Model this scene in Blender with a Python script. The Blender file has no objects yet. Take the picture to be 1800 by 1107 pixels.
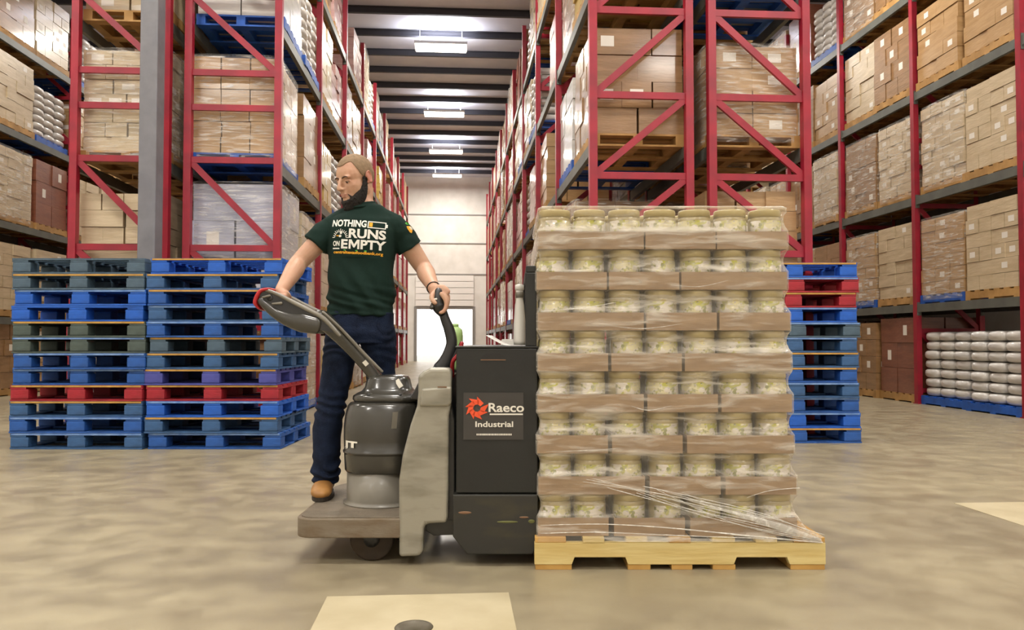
import bpy, bmesh, math, random
from mathutils import Vector, Matrix, noise
from mathutils.bvhtree import BVHTree
R = math.radians
random.seed(7)
sc = bpy.context.scene
col = sc.collection

# ------------------------------------------------------------ camera
FPX = 1400.0                                  # focal length in pixels of the 1800 px frame (28 mm)
YAW = math.atan(100 / FPX)
PITCH = math.atan(44 / FPX)
CAMZ = 0.96
cam = bpy.data.objects.new('camera', bpy.data.cameras.new('camera'))
cam.data.sensor_width = 36
cam.data.lens = FPX / 1800 * 36
cam.data.clip_end = 200
cam.location = (0, 0, CAMZ)
cam.rotation_euler = (math.pi / 2 + PITCH, 0, -YAW)
col.objects.link(cam)
sc.camera = cam

# ------------------------------------------------------------ world, view
w = bpy.data.worlds.new('world'); sc.world = w
w.use_nodes = True
bg = w.node_tree.nodes['Background']
bg.inputs['Color'].default_value = (1.0, 0.97, 0.93, 1)
bg.inputs['Strength'].default_value = 5.0
sc.view_settings.view_transform = 'Standard'
sc.view_settings.look = 'None'
sc.view_settings.gamma = 1
sc.view_settings.use_curve_mapping = False
sc.view_settings.exposure = -1.0
LAMP_POWER = 380
CEIL = 8.0
LAMP_ROWS = [-3.2, 1.8, 6.8, 11.8, 18.8, 24.4, 29.3, 33.6]
LAMP_COLS = [-5.9, -0.35, 5.25]

# ------------------------------------------------------------ helpers
def lin(c):
    if isinstance(c, str):
        c = [int(c[i:i + 2], 16) / 255 for i in (0, 2, 4)]
    return tuple((x / 12.92 if x <= .04045 else ((x + .055) / 1.055) ** 2.4) for x in c) + (1,)

def mat(name, c, rough=.6, metal=0, c2=None, nscale=8, namt=1.0, stretch=(1, 1, 1), bump=0, bscale=40,
        coat=0, spec=.5, emit=None, estr=0, detail=4, ramp=(.35, .65), sheen=0, sss=0):
    m = bpy.data.materials.new(name); m.use_nodes = True
    nt = m.node_tree; N = nt.nodes; L = nt.links
    p = N['Principled BSDF']
    p.inputs['Base Color'].default_value = lin(c)
    p.inputs['Roughness'].default_value = rough
    p.inputs['Metallic'].default_value = metal
    p.inputs['Specular IOR Level'].default_value = spec
    p.inputs['Coat Weight'].default_value = coat
    p.inputs['Coat Roughness'].default_value = .12
    if sheen: p.inputs['Sheen Weight'].default_value = sheen
    if sss:
        p.inputs['Subsurface Weight'].default_value = sss
        p.inputs['Subsurface Scale'].default_value = .01
    tc = N.new('ShaderNodeTexCoord'); mp = N.new('ShaderNodeMapping')
    L.new(tc.outputs['Object'], mp.inputs['Vector'])
    mp.inputs['Scale'].default_value = stretch
    if c2:
        nz = N.new('ShaderNodeTexNoise'); nz.inputs['Scale'].default_value = nscale
        nz.inputs['Detail'].default_value = detail
        L.new(mp.outputs['Vector'], nz.inputs['Vector'])
        cr = N.new('ShaderNodeValToRGB')
        cr.color_ramp.elements[0].position = ramp[0]; cr.color_ramp.elements[1].position = ramp[1]
        cr.color_ramp.elements[0].color = lin(c); cr.color_ramp.elements[1].color = lin(c2)
        L.new(nz.outputs['Fac'], cr.inputs['Fac'])
        L.new(cr.outputs['Color'], p.inputs['Base Color'])
    if bump:
        nb = N.new('ShaderNodeTexNoise'); nb.inputs['Scale'].default_value = bscale
        nb.inputs['Detail'].default_value = 5
        L.new(mp.outputs['Vector'], nb.inputs['Vector'])
        b = N.new('ShaderNodeBump'); b.inputs['Strength'].default_value = bump
        b.inputs['Distance'].default_value = .01
        L.new(nb.outputs['Fac'], b.inputs['Height']); L.new(b.outputs['Normal'], p.inputs['Normal'])
    if emit:
        p.inputs['Emission Color'].default_value = lin(emit)
        p.inputs['Emission Strength'].default_value = estr
    return m

def film_mat(name, base=.06, streak=.35, tint='f4f1ea', stretch=(2, 2, 14), nscale=5, rough=.16, face=.35, lo=.48, hi=.72):
    m = bpy.data.materials.new(name); m.use_nodes = True
    nt = m.node_tree; N = nt.nodes; L = nt.links
    p = N['Principled BSDF']; out = N['Material Output']
    p.inputs['Base Color'].default_value = lin(tint)
    p.inputs['Roughness'].default_value = rough
    p.inputs['Specular IOR Level'].default_value = 1.0
    tr = N.new('ShaderNodeBsdfTransparent'); mx = N.new('ShaderNodeMixShader')
    tc = N.new('ShaderNodeTexCoord'); mp = N.new('ShaderNodeMapping'); mp.inputs['Scale'].default_value = stretch
    nz = N.new('ShaderNodeTexNoise'); nz.inputs['Scale'].default_value = nscale; nz.inputs['Detail'].default_value = 6
    nz.inputs['Distortion'].default_value = .5
    L.new(tc.outputs['Object'], mp.inputs['Vector']); L.new(mp.outputs['Vector'], nz.inputs['Vector'])
    mr = N.new('ShaderNodeMapRange'); mr.inputs['From Min'].default_value = lo; mr.inputs['From Max'].default_value = hi
    mr.inputs['To Min'].default_value = base; mr.inputs['To Max'].default_value = base + streak
    L.new(nz.outputs['Fac'], mr.inputs['Value'])
    lw = N.new('ShaderNodeLayerWeight'); lw.inputs['Blend'].default_value = .25
    ml = N.new('ShaderNodeMath'); ml.operation = 'MULTIPLY_ADD'; ml.inputs[1].default_value = face
    L.new(lw.outputs['Facing'], ml.inputs[0]); L.new(mr.outputs['Result'], ml.inputs[2]); ml.use_clamp = True
    b = N.new('ShaderNodeBump'); b.inputs['Strength'].default_value = .5; b.inputs['Distance'].default_value = .01
    L.new(nz.outputs['Fac'], b.inputs['Height']); L.new(b.outputs['Normal'], p.inputs['Normal'])
    L.new(ml.outputs[0], mx.inputs['Fac']); L.new(tr.outputs[0], mx.inputs[1]); L.new(p.outputs[0], mx.inputs[2])
    L.new(mx.outputs[0], out.inputs['Surface'])
    return m

class MB:
    """collects closed shapes, builds them as one mesh"""
    def __init__(s): s.v = []; s.f = []; s.sm = []; s.mi = []; s.cur = 0
    def add(s, vs, fs, smooth=False):
        n = len(s.v); s.v += [tuple(v) for v in vs]
        s.f += [tuple(i + n for i in f) for f in fs]; s.sm += [smooth] * len(fs); s.mi += [s.cur] * len(fs); return s
    def box(s, x0, x1, y0, y1, z0, z1):
        vs = [(x, y, z) for z in (z0, z1) for y in (y0, y1) for x in (x0, x1)]
        return s.add(vs, [(0, 2, 3, 1), (4, 5, 7, 6), (0, 1, 5, 4), (2, 6, 7, 3), (0, 4, 6, 2), (1, 3, 7, 5)])
    def bar(s, a, b, wd, th, up=(0, 0, 1)):
        a = Vector(a); b = Vector(b); t = (b - a).normalized(); up = Vector(up)
        if abs(t.dot(up)) > .95: up = Vector((1, 0, 0))
        x = t.cross(up).normalized(); y = x.cross(t).normalized()
        vs = [p + x * (sx * wd / 2) + y * (sy * th / 2) for p in (a, b) for sy in (-1, 1) for sx in (-1, 1)]
        return s.add(vs, [(0, 1, 3, 2), (4, 6, 7, 5), (0, 4, 5, 1), (2, 3, 7, 6), (0, 2, 6, 4), (1, 5, 7, 3)])
    def prism(s, poly, axis, a, b):
        """poly of 2D points; axis 'v': (x,z) extruded along y; 'z': (x,y) along z; 'x': (y,z) along x"""
        n = len(poly)
        def P(p, t): return {'v': (p[0], t, p[1]), 'z': (p[0], p[1], t), 'x': (t, p[0], p[1])}[axis]
        vs = [P(p, a) for p in poly] + [P(p, b) for p in poly]
        fs = [tuple(range(n)), tuple(range(2 * n - 1, n - 1, -1))]
        fs += [(i, i + n, (i + 1) % n + n, (i + 1) % n) for i in range(n)]
        return s.add(vs, fs)
    def rings(s, rings, cap=True, smooth=True):
        n = len(rings[0]); vs = [p for r in rings for p in r]; fs = []
        for k in range(len(rings) - 1):
            for i in range(n):
                j = (i + 1) % n
                fs.append((k * n + i, k * n + j, (k + 1) * n + j, (k + 1) * n + i))
        if cap:
            fs.append(tuple(range(n - 1, -1, -1))); fs.append(tuple(range((len(rings) - 1) * n, len(rings) * n)))
        return s.add(vs, fs, smooth)
    def lathe(s, prof, cx, cy, n=32, sx=1, sy=1, exp=2.0, cap=True):
        rs = []
        for r, z in prof:
            ring = []
            for i in range(n):
                t = 2 * math.pi * i / n; c, d = math.cos(t), math.sin(t)
                c = math.copysign(abs(c) ** (2 / exp), c); d = math.copysign(abs(d) ** (2 / exp), d)
                ring.append((cx + r * sx * c, cy + r * sy * d, z))
            rs.append(ring)
        return s.rings(rs, cap)
    def cyl(s, a, b, r, n=24, r2=None, smooth=True):
        a = Vector(a); b = Vector(b); t = (b - a).normalized()
        x = t.orthogonal().normalized(); y = t.cross(x)
        if r2 is None: r2 = r
        rs = [[p + (x * math.cos(2 * math.pi * i / n) + y * math.sin(2 * math.pi * i / n)) * q for i in range(n)] for p, q in ((a, r), (b, r2))]
        return s.rings(rs, True, smooth)
    def limb(s, P, Rr, n=18, ref=None, exp=2.0, caps=True, sub=3):
        P = [Vector(p) for p in P]; Rr = [(r, r) if not isinstance(r, (tuple, list)) else r for r in Rr]
        # catmull-rom resample
        Q = []; S = []
        for i in range(len(P) - 1):
            p0 = P[max(i - 1, 0)]; p1 = P[i]; p2 = P[i + 1]; p3 = P[min(i + 2, len(P) - 1)]
            for k in range(sub):
                t = k / sub; t2 = t * t; t3 = t2 * t
                Q.append(.5 * ((2 * p1) + (p2 - p0) * t + (2 * p0 - 5 * p1 + 4 * p2 - p3) * t2 + (3 * p1 - p0 - 3 * p2 + p3) * t3))
                e = t * t * (3 - 2 * t) if False else t
                S.append(tuple(Rr[i][j] * (1 - e) + Rr[i + 1][j] * e for j in (0, 1)))
        Q.append(P[-1]); S.append(tuple(Rr[-1]))
        T = []
        for i in range(len(Q)):
            T.append((Q[min(i + 1, len(Q) - 1)] - Q[max(i - 1, 0)]).normalized())
        if ref is None: A = T[0].orthogonal().normalized()
        else: A = Vector(ref)
        st = []
        for i in range(len(Q)):
            A2 = (A - T[i] * A.dot(T[i])).normalized()
            if ref is None: A = A2
            st.append((Q[i], T[i], A2, S[i]))
        if caps:
            c0, t0, a0, r0 = st[0]; c1, t1, a1, r1 = st[-1]; m0 = min(r0); m1 = min(r1)
            pre = [(c0 - t0 * m0 * math.sin(x), t0, a0, (r0[0] * math.cos(x), r0[1] * math.cos(x))) for x in (1.5, 1.1, .7, .35)]
            post = [(c1 + t1 * m1 * math.sin(x), t1, a1, (r1[0] * math.cos(x), r1[1] * math.cos(x))) for x in (.35, .7, 1.1, 1.5)]
            st = pre + st + post
        rs = []
        for c, t, a, r in st:
            b = t.cross(a); ring = []
            for i in range(n):
                th = 2 * math.pi * i / n; cc, dd = math.cos(th), math.sin(th)
                cc = math.copysign(abs(cc) ** (2 / exp), cc); dd = math.copysign(abs(dd) ** (2 / exp), dd)
                ring.append(c + a * (r[0] * cc) + b * (r[1] * dd))
            rs.append(ring)
        return s.rings(rs)
    def ell(s, c, r, M=None, n=20, m=12):
        c = Vector(c); rs = []
        for k in range(m + 1):
            ph = -math.pi / 2 + math.pi * (k + .02 if k == 0 else (k - .02 if k == m else k)) / m
            ring = []
            for i in range(n):
                t = 2 * math.pi * i / n
                p = Vector((r[0] * math.cos(ph) * math.cos(t), r[1] * math.cos(ph) * math.sin(t), r[2] * math.sin(ph)))
                if M is not None: p = M @ p
                ring.append(c + p)
            rs.append(ring)
        return s.rings(rs)
    def mesh(s, name, m, base=(0, 0, 0), bevel=0, seg=2, smooth=None):
        me = bpy.data.meshes.new(name)
        bx, by, bz = base
        me.from_pydata([(x - bx, y - by, z - bz) for x, y, z in s.v], [], s.f)
        me.polygons.foreach_set('use_smooth', s.sm if smooth is None else [smooth] * len(s.f))
        if any(s.mi): me.polygons.foreach_set('material_index', s.mi)
        bm = bmesh.new(); bm.from_mesh(me)
        bmesh.ops.recalc_face_normals(bm, faces=bm.faces)
        if bevel:
            es = [e for e in bm.edges if len(e.link_faces) == 2 and e.calc_face_angle(0) > R(35)]
            bmesh.ops.bevel(bm, geom=es, offset=bevel, segments=seg, profile=.5, affect='EDGES', clamp_overlap=True)
        bm.to_mesh(me); bm.free()
        for mm in (m if isinstance(m, (list, tuple)) else [m]): me.materials.append(mm)
        return me
    def build(s, name, m, parent=None, base=(0, 0, 0), **k):
        return link(name, s.mesh(name, m, base, **k), parent)

def link(name, data, parent=None):
    o = bpy.data.objects.new(name, data); col.objects.link(o)
    if parent is not None: o.parent = parent
    return o

def tag(o, label=None, cat=None, group=None, kind=None):
    if label: o['label'] = label
    if cat: o['category'] = cat
    if group: o['group'] = group
    if kind: o['kind'] = kind
    return o

def copy_tree(o, parent=None, kids=None):
    c = o.copy(); col.objects.link(c)
    if parent is not None: c.parent = parent
    for ch in KIDS.get(o.name, ()): copy_tree(ch, c)
    return c
KIDS = {}
def remember(o):
    """children lookup for copy_tree"""
    KIDS[o.name] = list(o.children)
    for c in o.children: remember(c)

CY, SY = math.cos(YAW), math.sin(YAW)
def W(u, v, z=0):
    """truck frame (u across, v away from the camera) to world"""
    return Vector((u * CY + v * SY, -u * SY + v * CY, z))
class Thing:
    """a thing standing in the truck's frame (the truck stands a few degrees askew to the aisles)"""
    def __init__(s, name, label, cat, base, group=None):
        s.base = base
        s.o = bpy.data.objects.new(name, None); col.objects.link(s.o)
        s.o.empty_display_size = .1
        s.o.location = W(*base); s.o.rotation_euler = (0, 0, -YAW)
        tag(s.o, label, cat, group)
    def part(s, name, mb, m, parent=None, **k):
        return mb.build(name, m, parent or s.o, s.base, **k)
def at(px, py, v):
    """a point of the truck frame from measured frame coordinates at depth v"""
    return Vector(((px - 900) * v / FPX, v, CAMZ - (py - 597) * v / FPX))
def uz(px, py, v):
    p = at(px, py, v); return (p.x, p.z)

def remeshed(name, mb, voxel, smooth_it=4, disp=None):
    """one continuous surface from overlapping closed shapes"""
    me = bpy.data.meshes.new('tmp'); me.from_pydata(mb.v, [], mb.f)
    bm = bmesh.new(); bm.from_mesh(me); bmesh.ops.recalc_face_normals(bm, faces=bm.faces); bm.to_mesh(me); bm.free()
    o = bpy.data.objects.new('tmp', me); col.objects.link(o)
    md = o.modifiers.new('r', 'REMESH'); md.mode = 'VOXEL'; md.voxel_size = voxel; md.use_smooth_shade = True
    if smooth_it:
        ms = o.modifiers.new('s', 'SMOOTH'); ms.factor = .5; ms.iterations = smooth_it
    dg = bpy.context.evaluated_depsgraph_get()
    res = bpy.data.meshes.new_from_object(o.evaluated_get(dg))
    bpy.data.objects.remove(o); res.name = name
    res.materials.clear()
    if disp:
        vn = [v.normal.copy() for v in res.vertices]
        for v, nn in zip(res.vertices, vn):
            v.co = disp(v.co.copy(), nn)
        res.update()
    for p in res.polygons: p.use_smooth = True
    return res

def text_mesh(s, size=1.0, bold=0.0, align='LEFT', spacing=1.0):
    c = bpy.data.curves.new('t', 'FONT'); c.body = s; c.size = size; c.offset = bold; c.align_x = align
    c.space_character = spacing; c.resolution_u = 3
    o = bpy.data.objects.new('t', c); col.objects.link(o)
    dg = bpy.context.evaluated_depsgraph_get(); dg.update()
    me = bpy.data.meshes.new_from_object(o.evaluated_get(dg))
    vs = [v.co.copy() for v in me.vertices]; fs = [tuple(p.vertices) for p in me.polygons]
    bpy.data.objects.remove(o); bpy.data.meshes.remove(me)
    return vs, fs

def fit_text(s, x0, x1, y0, y1, bold=.012):
    """flat text filled into a rectangle, 2D"""
    vs, fs = text_mesh(s, 1.0, bold)
    ax = min(v.x for v in vs); bx = max(v.x for v in vs); ay = min(v.y for v in vs); by = max(v.y for v in vs)
    return [((v.x - ax) / (bx - ax) * (x1 - x0) + x0, (v.y - ay) / (by - ay) * (y1 - y0) + y0) for v in vs], fs
# ------------------------------------------------------------ the building
YF = 36.0; YB = -6.0; XL = -9.6; XR = 9.2
M = {}
def floor_material():
    m = bpy.data.materials.new('polished_concrete'); m.use_nodes = True
    nt = m.node_tree; N = nt.nodes; L = nt.links; p = N['Principled BSDF']
    tc = N.new('ShaderNodeTexCoord')
    n1 = N.new('ShaderNodeTexNoise'); n1.inputs['Scale'].default_value = .9; n1.inputs['Detail'].default_value = 6
    n2 = N.new('ShaderNodeTexNoise'); n2.inputs['Scale'].default_value = 5; n2.inputs['Detail'].default_value = 8
    L.new(tc.outputs['Object'], n1.inputs['Vector']); L.new(tc.outputs['Object'], n2.inputs['Vector'])
    a = N.new('ShaderNodeMath'); a.operation = 'MULTIPLY_ADD'; a.inputs[1].default_value = .45
    L.new(n2.outputs['Fac'], a.inputs[0]); 
    b = N.new('ShaderNodeMath'); b.operation = 'MULTIPLY'; b.inputs[1].default_value = .55
    L.new(n1.outputs['Fac'], b.inputs[0]); L.new(b.outputs[0], a.inputs[2])
    cr = N.new('ShaderNodeValToRGB'); e = cr.color_ramp.elements
    e[0].position = .36; e[0].color = lin('817661'); e[1].position = .64; e[1].color = lin('9b9075')
    L.new(a.outputs[0], cr.inputs['Fac']); L.new(cr.outputs['Color'], p.inputs['Base Color'])
    mr = N.new('ShaderNodeMapRange'); mr.inputs['From Min'].default_value = .35; mr.inputs['From Max'].default_value = .7
    mr.inputs['To Min'].default_value = .28; mr.inputs['To Max'].default_value = .5
    L.new(n2.outputs['Fac'], mr.inputs['Value']); L.new(mr.outputs['Result'], p.inputs['Roughness'])
    bp = N.new('ShaderNodeBump'); bp.inputs['Strength'].default_value = .08; bp.inputs['Distance'].default_value = .02
    L.new(n2.outputs['Fac'], bp.inputs['Height']); L.new(bp.outputs['Normal'], p.inputs['Normal'])
    return m
M['floor'] = floor_material()
M['wall'] = mat('white_wall_panel', 'e9e6e0', .6, c2='dddad3', nscale=2)
M['deck'] = mat('roof_deck', 'e4e6f2', .5, c2='d6d9e8', nscale=1.5)
M['joist'] = mat('joist_paint', '3a3a42', .6)
M['steel'] = mat('grey_column_paint', '77767a', .5, c2='6c6b70', nscale=6)
M['dark'] = mat('slot_shade', '1c1a18', .6)  # near-black tone for the shade in the case's hand slot

def struct(name, mb, m, **k):
    return tag(mb.build(name, m, **k), kind='structure')
struct('floor', MB().box(XL - .2, XR + .2, YB - .2, YF + 14, -.12, 0), M['floor'])
# the roof: ribbed deck, then joists and girders
d = MB(); d.box(XL, XR, YB, YF, CEIL + .35, CEIL + .45)
struct('ceiling', d, M['deck'])
k = 0
y = 7.2
while y < YF - .3:
    k += 1
    j = MB()
    j.box(XL, XR, y - .04, y + .04, CEIL + .33, CEIL + .35); j.box(XL, XR, y - .008, y + .008, CEIL + .21, CEIL + .33); j.box(XL, XR, y - .04, y + .04, CEIL + .19, CEIL + .21)
    struct('trim_%d' % k, j, M['joist'])
    y += 1.3
NJ = k
# walls
struct('wall_left', MB().box(XL - .2, XL, YB, YF, 0, CEIL + .45), M['wall'])
struct('wall_right', MB().box(XR, XR + .2, YB, YF, 0, CEIL + .45), M['wall'])
DX0, DX1, DZ = -1.72, 0.78, 2.35
wf = MB(); wf.box(XL, DX0, YF, YF + .2, 0, CEIL + .45); wf.box(DX1, XR, YF, YF + .2, 0, CEIL + .45); wf.box(DX0, DX1, YF, YF + .2, DZ, CEIL + .45)
struct('wall_back', wf, M['wall'])
struct('wall_front', MB().box(XL, XR, YB - .2, YB, 0, CEIL + .45), M['wall'])
# horizontal seams of the wall panels
M['seam'] = mat('seam_grey', '8d8a86', .6)
for z in (3.9, 5.3, 6.6):
    NJ += 1
    struct('trim_%d' % NJ, MB().box(XL, XR, YF - .03, YF, z, z + .05), M['seam'])
NJ += 1
fr = MB(); fr.box(DX0 - .12, DX0, YF - .05, YF + .2, 0, DZ + .12); fr.box(DX1, DX1 + .12, YF - .05, YF + .2, 0, DZ + .12); fr.box(DX0, DX1, YF - .05, YF + .2, DZ, DZ + .12)
struct('trim_%d' % NJ, fr, M['seam'])
# the dock door rolled up above its opening
dd = MB(); 
for i in range(5): dd.box(DX0 - .05, DX1 + .05, YF - .09 - .0, YF - .05, DZ + .14 + i * .28, DZ + .40 + i * .28)
struct('door_1', dd, mat('dock_door_white', 'f0ede8', .45))
# grey building column behind the pallet stacks
cb = W(-3.9, 8.55)
c = Thing('steel_column', 'grey painted square steel column rising behind the two left pallet stacks', 'column', (-3.9, 8.55, 0))
c.part('shaft', MB().box(-3.995, -3.805, 8.455, 8.645, .02, CEIL + .3), M['steel'], bevel=.01)
c.part('base_plate', MB().box(-4.06, -3.74, 8.39, 8.71, 0, .02), M['steel'])
# pale floor patches with their round caps
M['patch'] = mat('pale_patch_concrete', 'beb293', .45, c2='b2a585', nscale=5)
M['cap'] = mat('floor_cap_metal', '6e675a', .5, metal=.4, c2='57503f', nscale=14)
def patch(x0, x1, y0, y1, label):
    t = bpy.data.objects.new('floor_patch', None); col.objects.link(t); t.location = ((x0 + x1) / 2, (y0 + y1) / 2, 0)
    tag(t, label, 'floor patch')
    cx, cy = t.location.x, t.location.y
    MB().box(x0 - cx, x1 - cx, y0 - cy, y1 - cy, 0, .0025).build('concrete_patch', M['patch'], t)
    q = MB(); q.lathe([(.065, .0025), (.062, .006), (.05, .007), (.047, .005), (.01, .005)], 0, 0, 28); q.build('round_cap', M['cap'], t)
patch(-.475, .205, 2.36, 3.05, 'pale square floor patch with a round metal cap, in front of the truck')
patch(2.93, 3.62, 3.80, 4.52, 'pale square floor patch with a round cap, at the right edge beyond the loaded pallet')

# ------------------------------------------------------------ ceiling lamps
M['lampbody'] = mat('lamp_housing', 'd9d9d9', .5)
M['lamp'] = mat('lamp_diffuser', 'ffffff', .5, emit='fff6e6', estr=14)
def make_lamp():
    r = bpy.data.objects.new('high_bay_light', None); col.objects.link(r)
    h = MB(); h.box(-.62, .62, -.26, .26, .03, .09); h.cyl((-.5, 0, .09), (-.5, 0, .469), .008, 8); h.cyl((.5, 0, .09), (.5, 0, .469), .008, 8)
    h.build('housing', M['lampbody'], r)
    MB().box(-.6, .6, -.24, .24, .0, .03).build('diffuser', M['lamp'], r)
    ld = bpy.data.lights.new('lamp_glow', 'AREA'); ld.shape = 'RECTANGLE'; ld.size = 1.2; ld.size_y = .48
    ld.energy = LAMP_POWER; ld.color = (1, .94, .84)
    l = bpy.data.objects.new('lamp_glow', ld); col.objects.link(l); l.parent = r; l.location = (0, 0, -.02)
    lu = bpy.data.lights.new('added_deck_fill', 'AREA'); lu.shape = 'RECTANGLE'; lu.size = 1.1; lu.size_y = .4  # extra upward light, added to brighten the roof deck
    lu.energy = LAMP_POWER * .35; lu.color = (.95, .96, 1)
    l2 = bpy.data.objects.new('added_deck_fill', lu); col.objects.link(l2); l2.parent = r; l2.location = (0, 0, .10); l2.rotation_euler = (math.pi, 0, 0)
    return r
lamp0 = make_lamp(); remember(lamp0)
aisles = ['left', 'centre', 'right']
first = True
ords = ['nearest', 'second', 'third', 'fourth', 'fifth', 'sixth', 'seventh', 'farthest']
for iy, yy in enumerate(LAMP_ROWS):
    for ix, xx in enumerate(LAMP_COLS):
        o = lamp0 if first else copy_tree(lamp0); first = False
        o.location = (xx, yy, CEIL - .12)
        tag(o, 'bright white ceiling lamp over the %s aisle, %s one from the camera' % (aisles[ix], ords[iy]), 'ceiling light', 'high bay lamps under the roof')
# ------------------------------------------------------------ storage racks
M['red'] = mat('red_rack_paint', '9c1b2e', .42, c2='86182a', nscale=4)
M['beam'] = mat('rack_beam_grey', '5d5f58', .5, c2='50524c', nscale=5)
M['stripe'] = mat('beam_stripe_white', 'e6d9cc', .5)
LEV = [1.35, 2.98, 4.6, 6.15]
BAY = 2.7
def frame_mb(x0, x1, h, zs, flip):
    """upright frame: two posts with horizontal struts and diagonals, in the x-z plane"""
    m = MB()
    for x in (x0, x1 - .08): m.box(x, x + .08, -.045, .045, .012, h)
    for x in (x0, x1 - .08): m.box(x - .01, x + .09, -.07, .07, 0, .012)
    zs = list(zs)
    while zs[-1] < h - 1.1: zs.append(zs[-1] + .9)
    for i, z in enumerate(zs):
        m.box(x0 + .08, x1 - .08, -.02, .02, z - .035, z + .035)
        if i + 1 < len(zs) and zs[i + 1] - z > .65:
            a, b = (x0 + .08, x1 - .08) if flip else (x1 - .08, x0 + .08)
            m.bar((a, 0, z + .03), (b, 0, zs[i + 1] - .03), .035, .07)
    return m
def beam_mb(B):
    m = MB(); m.box(-.025, .025, .05, B - .05, -.12, 0); m.box(-.032, .032, .046, .056, -.17, .03); m.box(-.032, .032, B - .056, B - .046, -.17, .03)
    return m
def rack(x0, x1, y0, nb, label, h=7.4, B=BAY, lev=None, zs=(.2, 1.1, 2.0, 3.0, 3.6, 4.0), flip=False):
    r = bpy.data.objects.new('pallet_rack', None); col.objects.link(r); r.location = ((x0 + x1) / 2, y0, 0)
    tag(r, label, 'storage rack', 'pallet racks')
    hw = (x1 - x0) / 2
    fm = frame_mb(-hw, hw, h, zs, flip).mesh('upright_frame', M['red'])
    bmh = beam_mb(B).mesh('beam', M['beam'])
    for i in range(nb + 1):
        f = link('upright_frame', fm, r); f.location = (0, i * B, 0)
    for i in range(nb):
        for z in (lev or LEV):
            for sx in (-1, 1):
                b = link('beam', bmh, r); b.location = (sx * (hw - .04), i * B, z)
    return r
LEVR = [1.5, 3.13, 4.72, 6.3]; BR = 2.3; FRY = 7.0
L0 = 9.2; R0 = 8.0
RZ = (.2, 1.0, 1.85, 2.64, 3.47, 4.35)
rack(-3.06, -1.98, L0, 9, 'red rack flanking the left side of the centre aisle, behind the man')
rack(-4.30, -3.22, L0, 2, 'red rack behind the grey column, left of the centre aisle rack')
rack(1.36, 2.44, R0, 10, 'red rack flanking the right side of the centre aisle, behind the battery case', zs=RZ, flip=True)
rack(2.60, 3.68, R0, 2, 'red rack holding the big shiny wrapped load above the film-wrapped jars', zs=RZ)
rack(6.95, 8.03, FRY, 12, 'long red rack with grey beams along the right edge of the view', B=BR, lev=LEVR)
rack(-8.7, -7.62, 11.0, 9, 'long red rack along the far left side of the view')

# ------------------------------------------------------------ loads on the racks
carton_cols = {
    'brown': ('9a7650', '86653f'), 'tan': ('b8966a', 'a98659'), 'cream': ('cdbb9c', 'bba888'),
    'white': ('d6d2cc', 'c0bdba'), 'pink': ('c9a5a0', 'b58d88'), 'grey': ('9a968f', '85817a'),
    'yellow': ('c4a654', 'b3923e'), 'rust': ('84503a', '73412e'), 'pale blue': ('b9bccb', 'a2a5b8')}
for kx, (a, b) in carton_cols.items():
    M['c_' + kx] = mat('cartons_' + kx.replace(' ', '_'), a, .38, c2=b, nscale=3, stretch=(1, 1, 6), bump=.35, bscale=9, coat=.55)
M['wood'] = mat('pallet_wood', 'b98f55', .7, c2='9d7640', nscale=5, stretch=(1, 1, 1))
M['labelw'] = mat('carton_label', 'e4dfd6', .5)
M['film_load'] = film_mat('load_film', base=.05, streak=.5, stretch=(1.2, 1.2, 9), nscale=4, face=.3)
def small_pallet_mesh(m):
    q = MB()
    for i in range(6): q.box(-.5, .5, -.6 + i * .2175, -.6 + i * .2175 + .11, .11, .13)
    for x in (-.5, -.05, .40): q.box(x, x + .1, -.6, .6, .02, .11)
    for yy in (-.6, -.06, .48): q.box(-.5, .5, yy, yy + .12, 0, .02)
    return q.mesh('pallet', m)
M['blue'] = mat('blue_pallet_paint', '1f5bb8', .55, c2='184a98', nscale=6)
pw = small_pallet_mesh(M['wood']); pb = small_pallet_mesh(M['blue'])
def cartons(H, lay, nx, ny, rnd, jit=.012, gap=.006, top_short=False):
    """one closed box per carton, its printed label as a second material"""
    out = []; hz = H / lay
    for k in range(lay):
        ax, ay = (nx, ny) if k % 2 == 0 else (ny, nx)
        ax = max(ax, 2); ay = max(ay, 2)
        for i in range(ax):
            for j in range(ay):
                if top_short and k == lay - 1 and rnd.random() < .4: continue
                x0 = -.49 + .98 * i / ax; x1 = -.49 + .98 * (i + 1) / ax; y0 = -.58 + 1.16 * j / ay; y1 = -.58 + 1.16 * (j + 1) / ay
                dx = rnd.uniform(-jit, jit); dy = rnd.uniform(-jit, jit)
                z0 = .13 + k * hz; q = MB()
                q.box(x0 + dx + gap, x1 + dx - gap, y0 + dy + gap, y1 + dy - gap, z0 + .001, z0 + hz - .004)
                if rnd.random() < .3:
                    q.cur = 1
                    ym = (y0 + y1) / 2 + dy; s_ = -1 if i == 0 else (1 if i == ax - 1 else 0)
                    if s_ < 0: q.box(x0 + dx + gap - .002, x0 + dx + gap, ym - .06, ym + .06, z0 + hz * .3, z0 + hz * .7)
                    elif s_ > 0: q.box(x1 + dx - gap, x1 + dx - gap + .002, ym - .06, ym + .06, z0 + hz * .3, z0 + hz * .7)
                    xm = (x0 + x1) / 2 + dx
                    if j == 0: q.box(xm - .07, xm + .07, y0 + dy + gap - .002, y0 + dy + gap, z0 + hz * .3, z0 + hz * .7)
                out.append(q)
    return out
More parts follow.
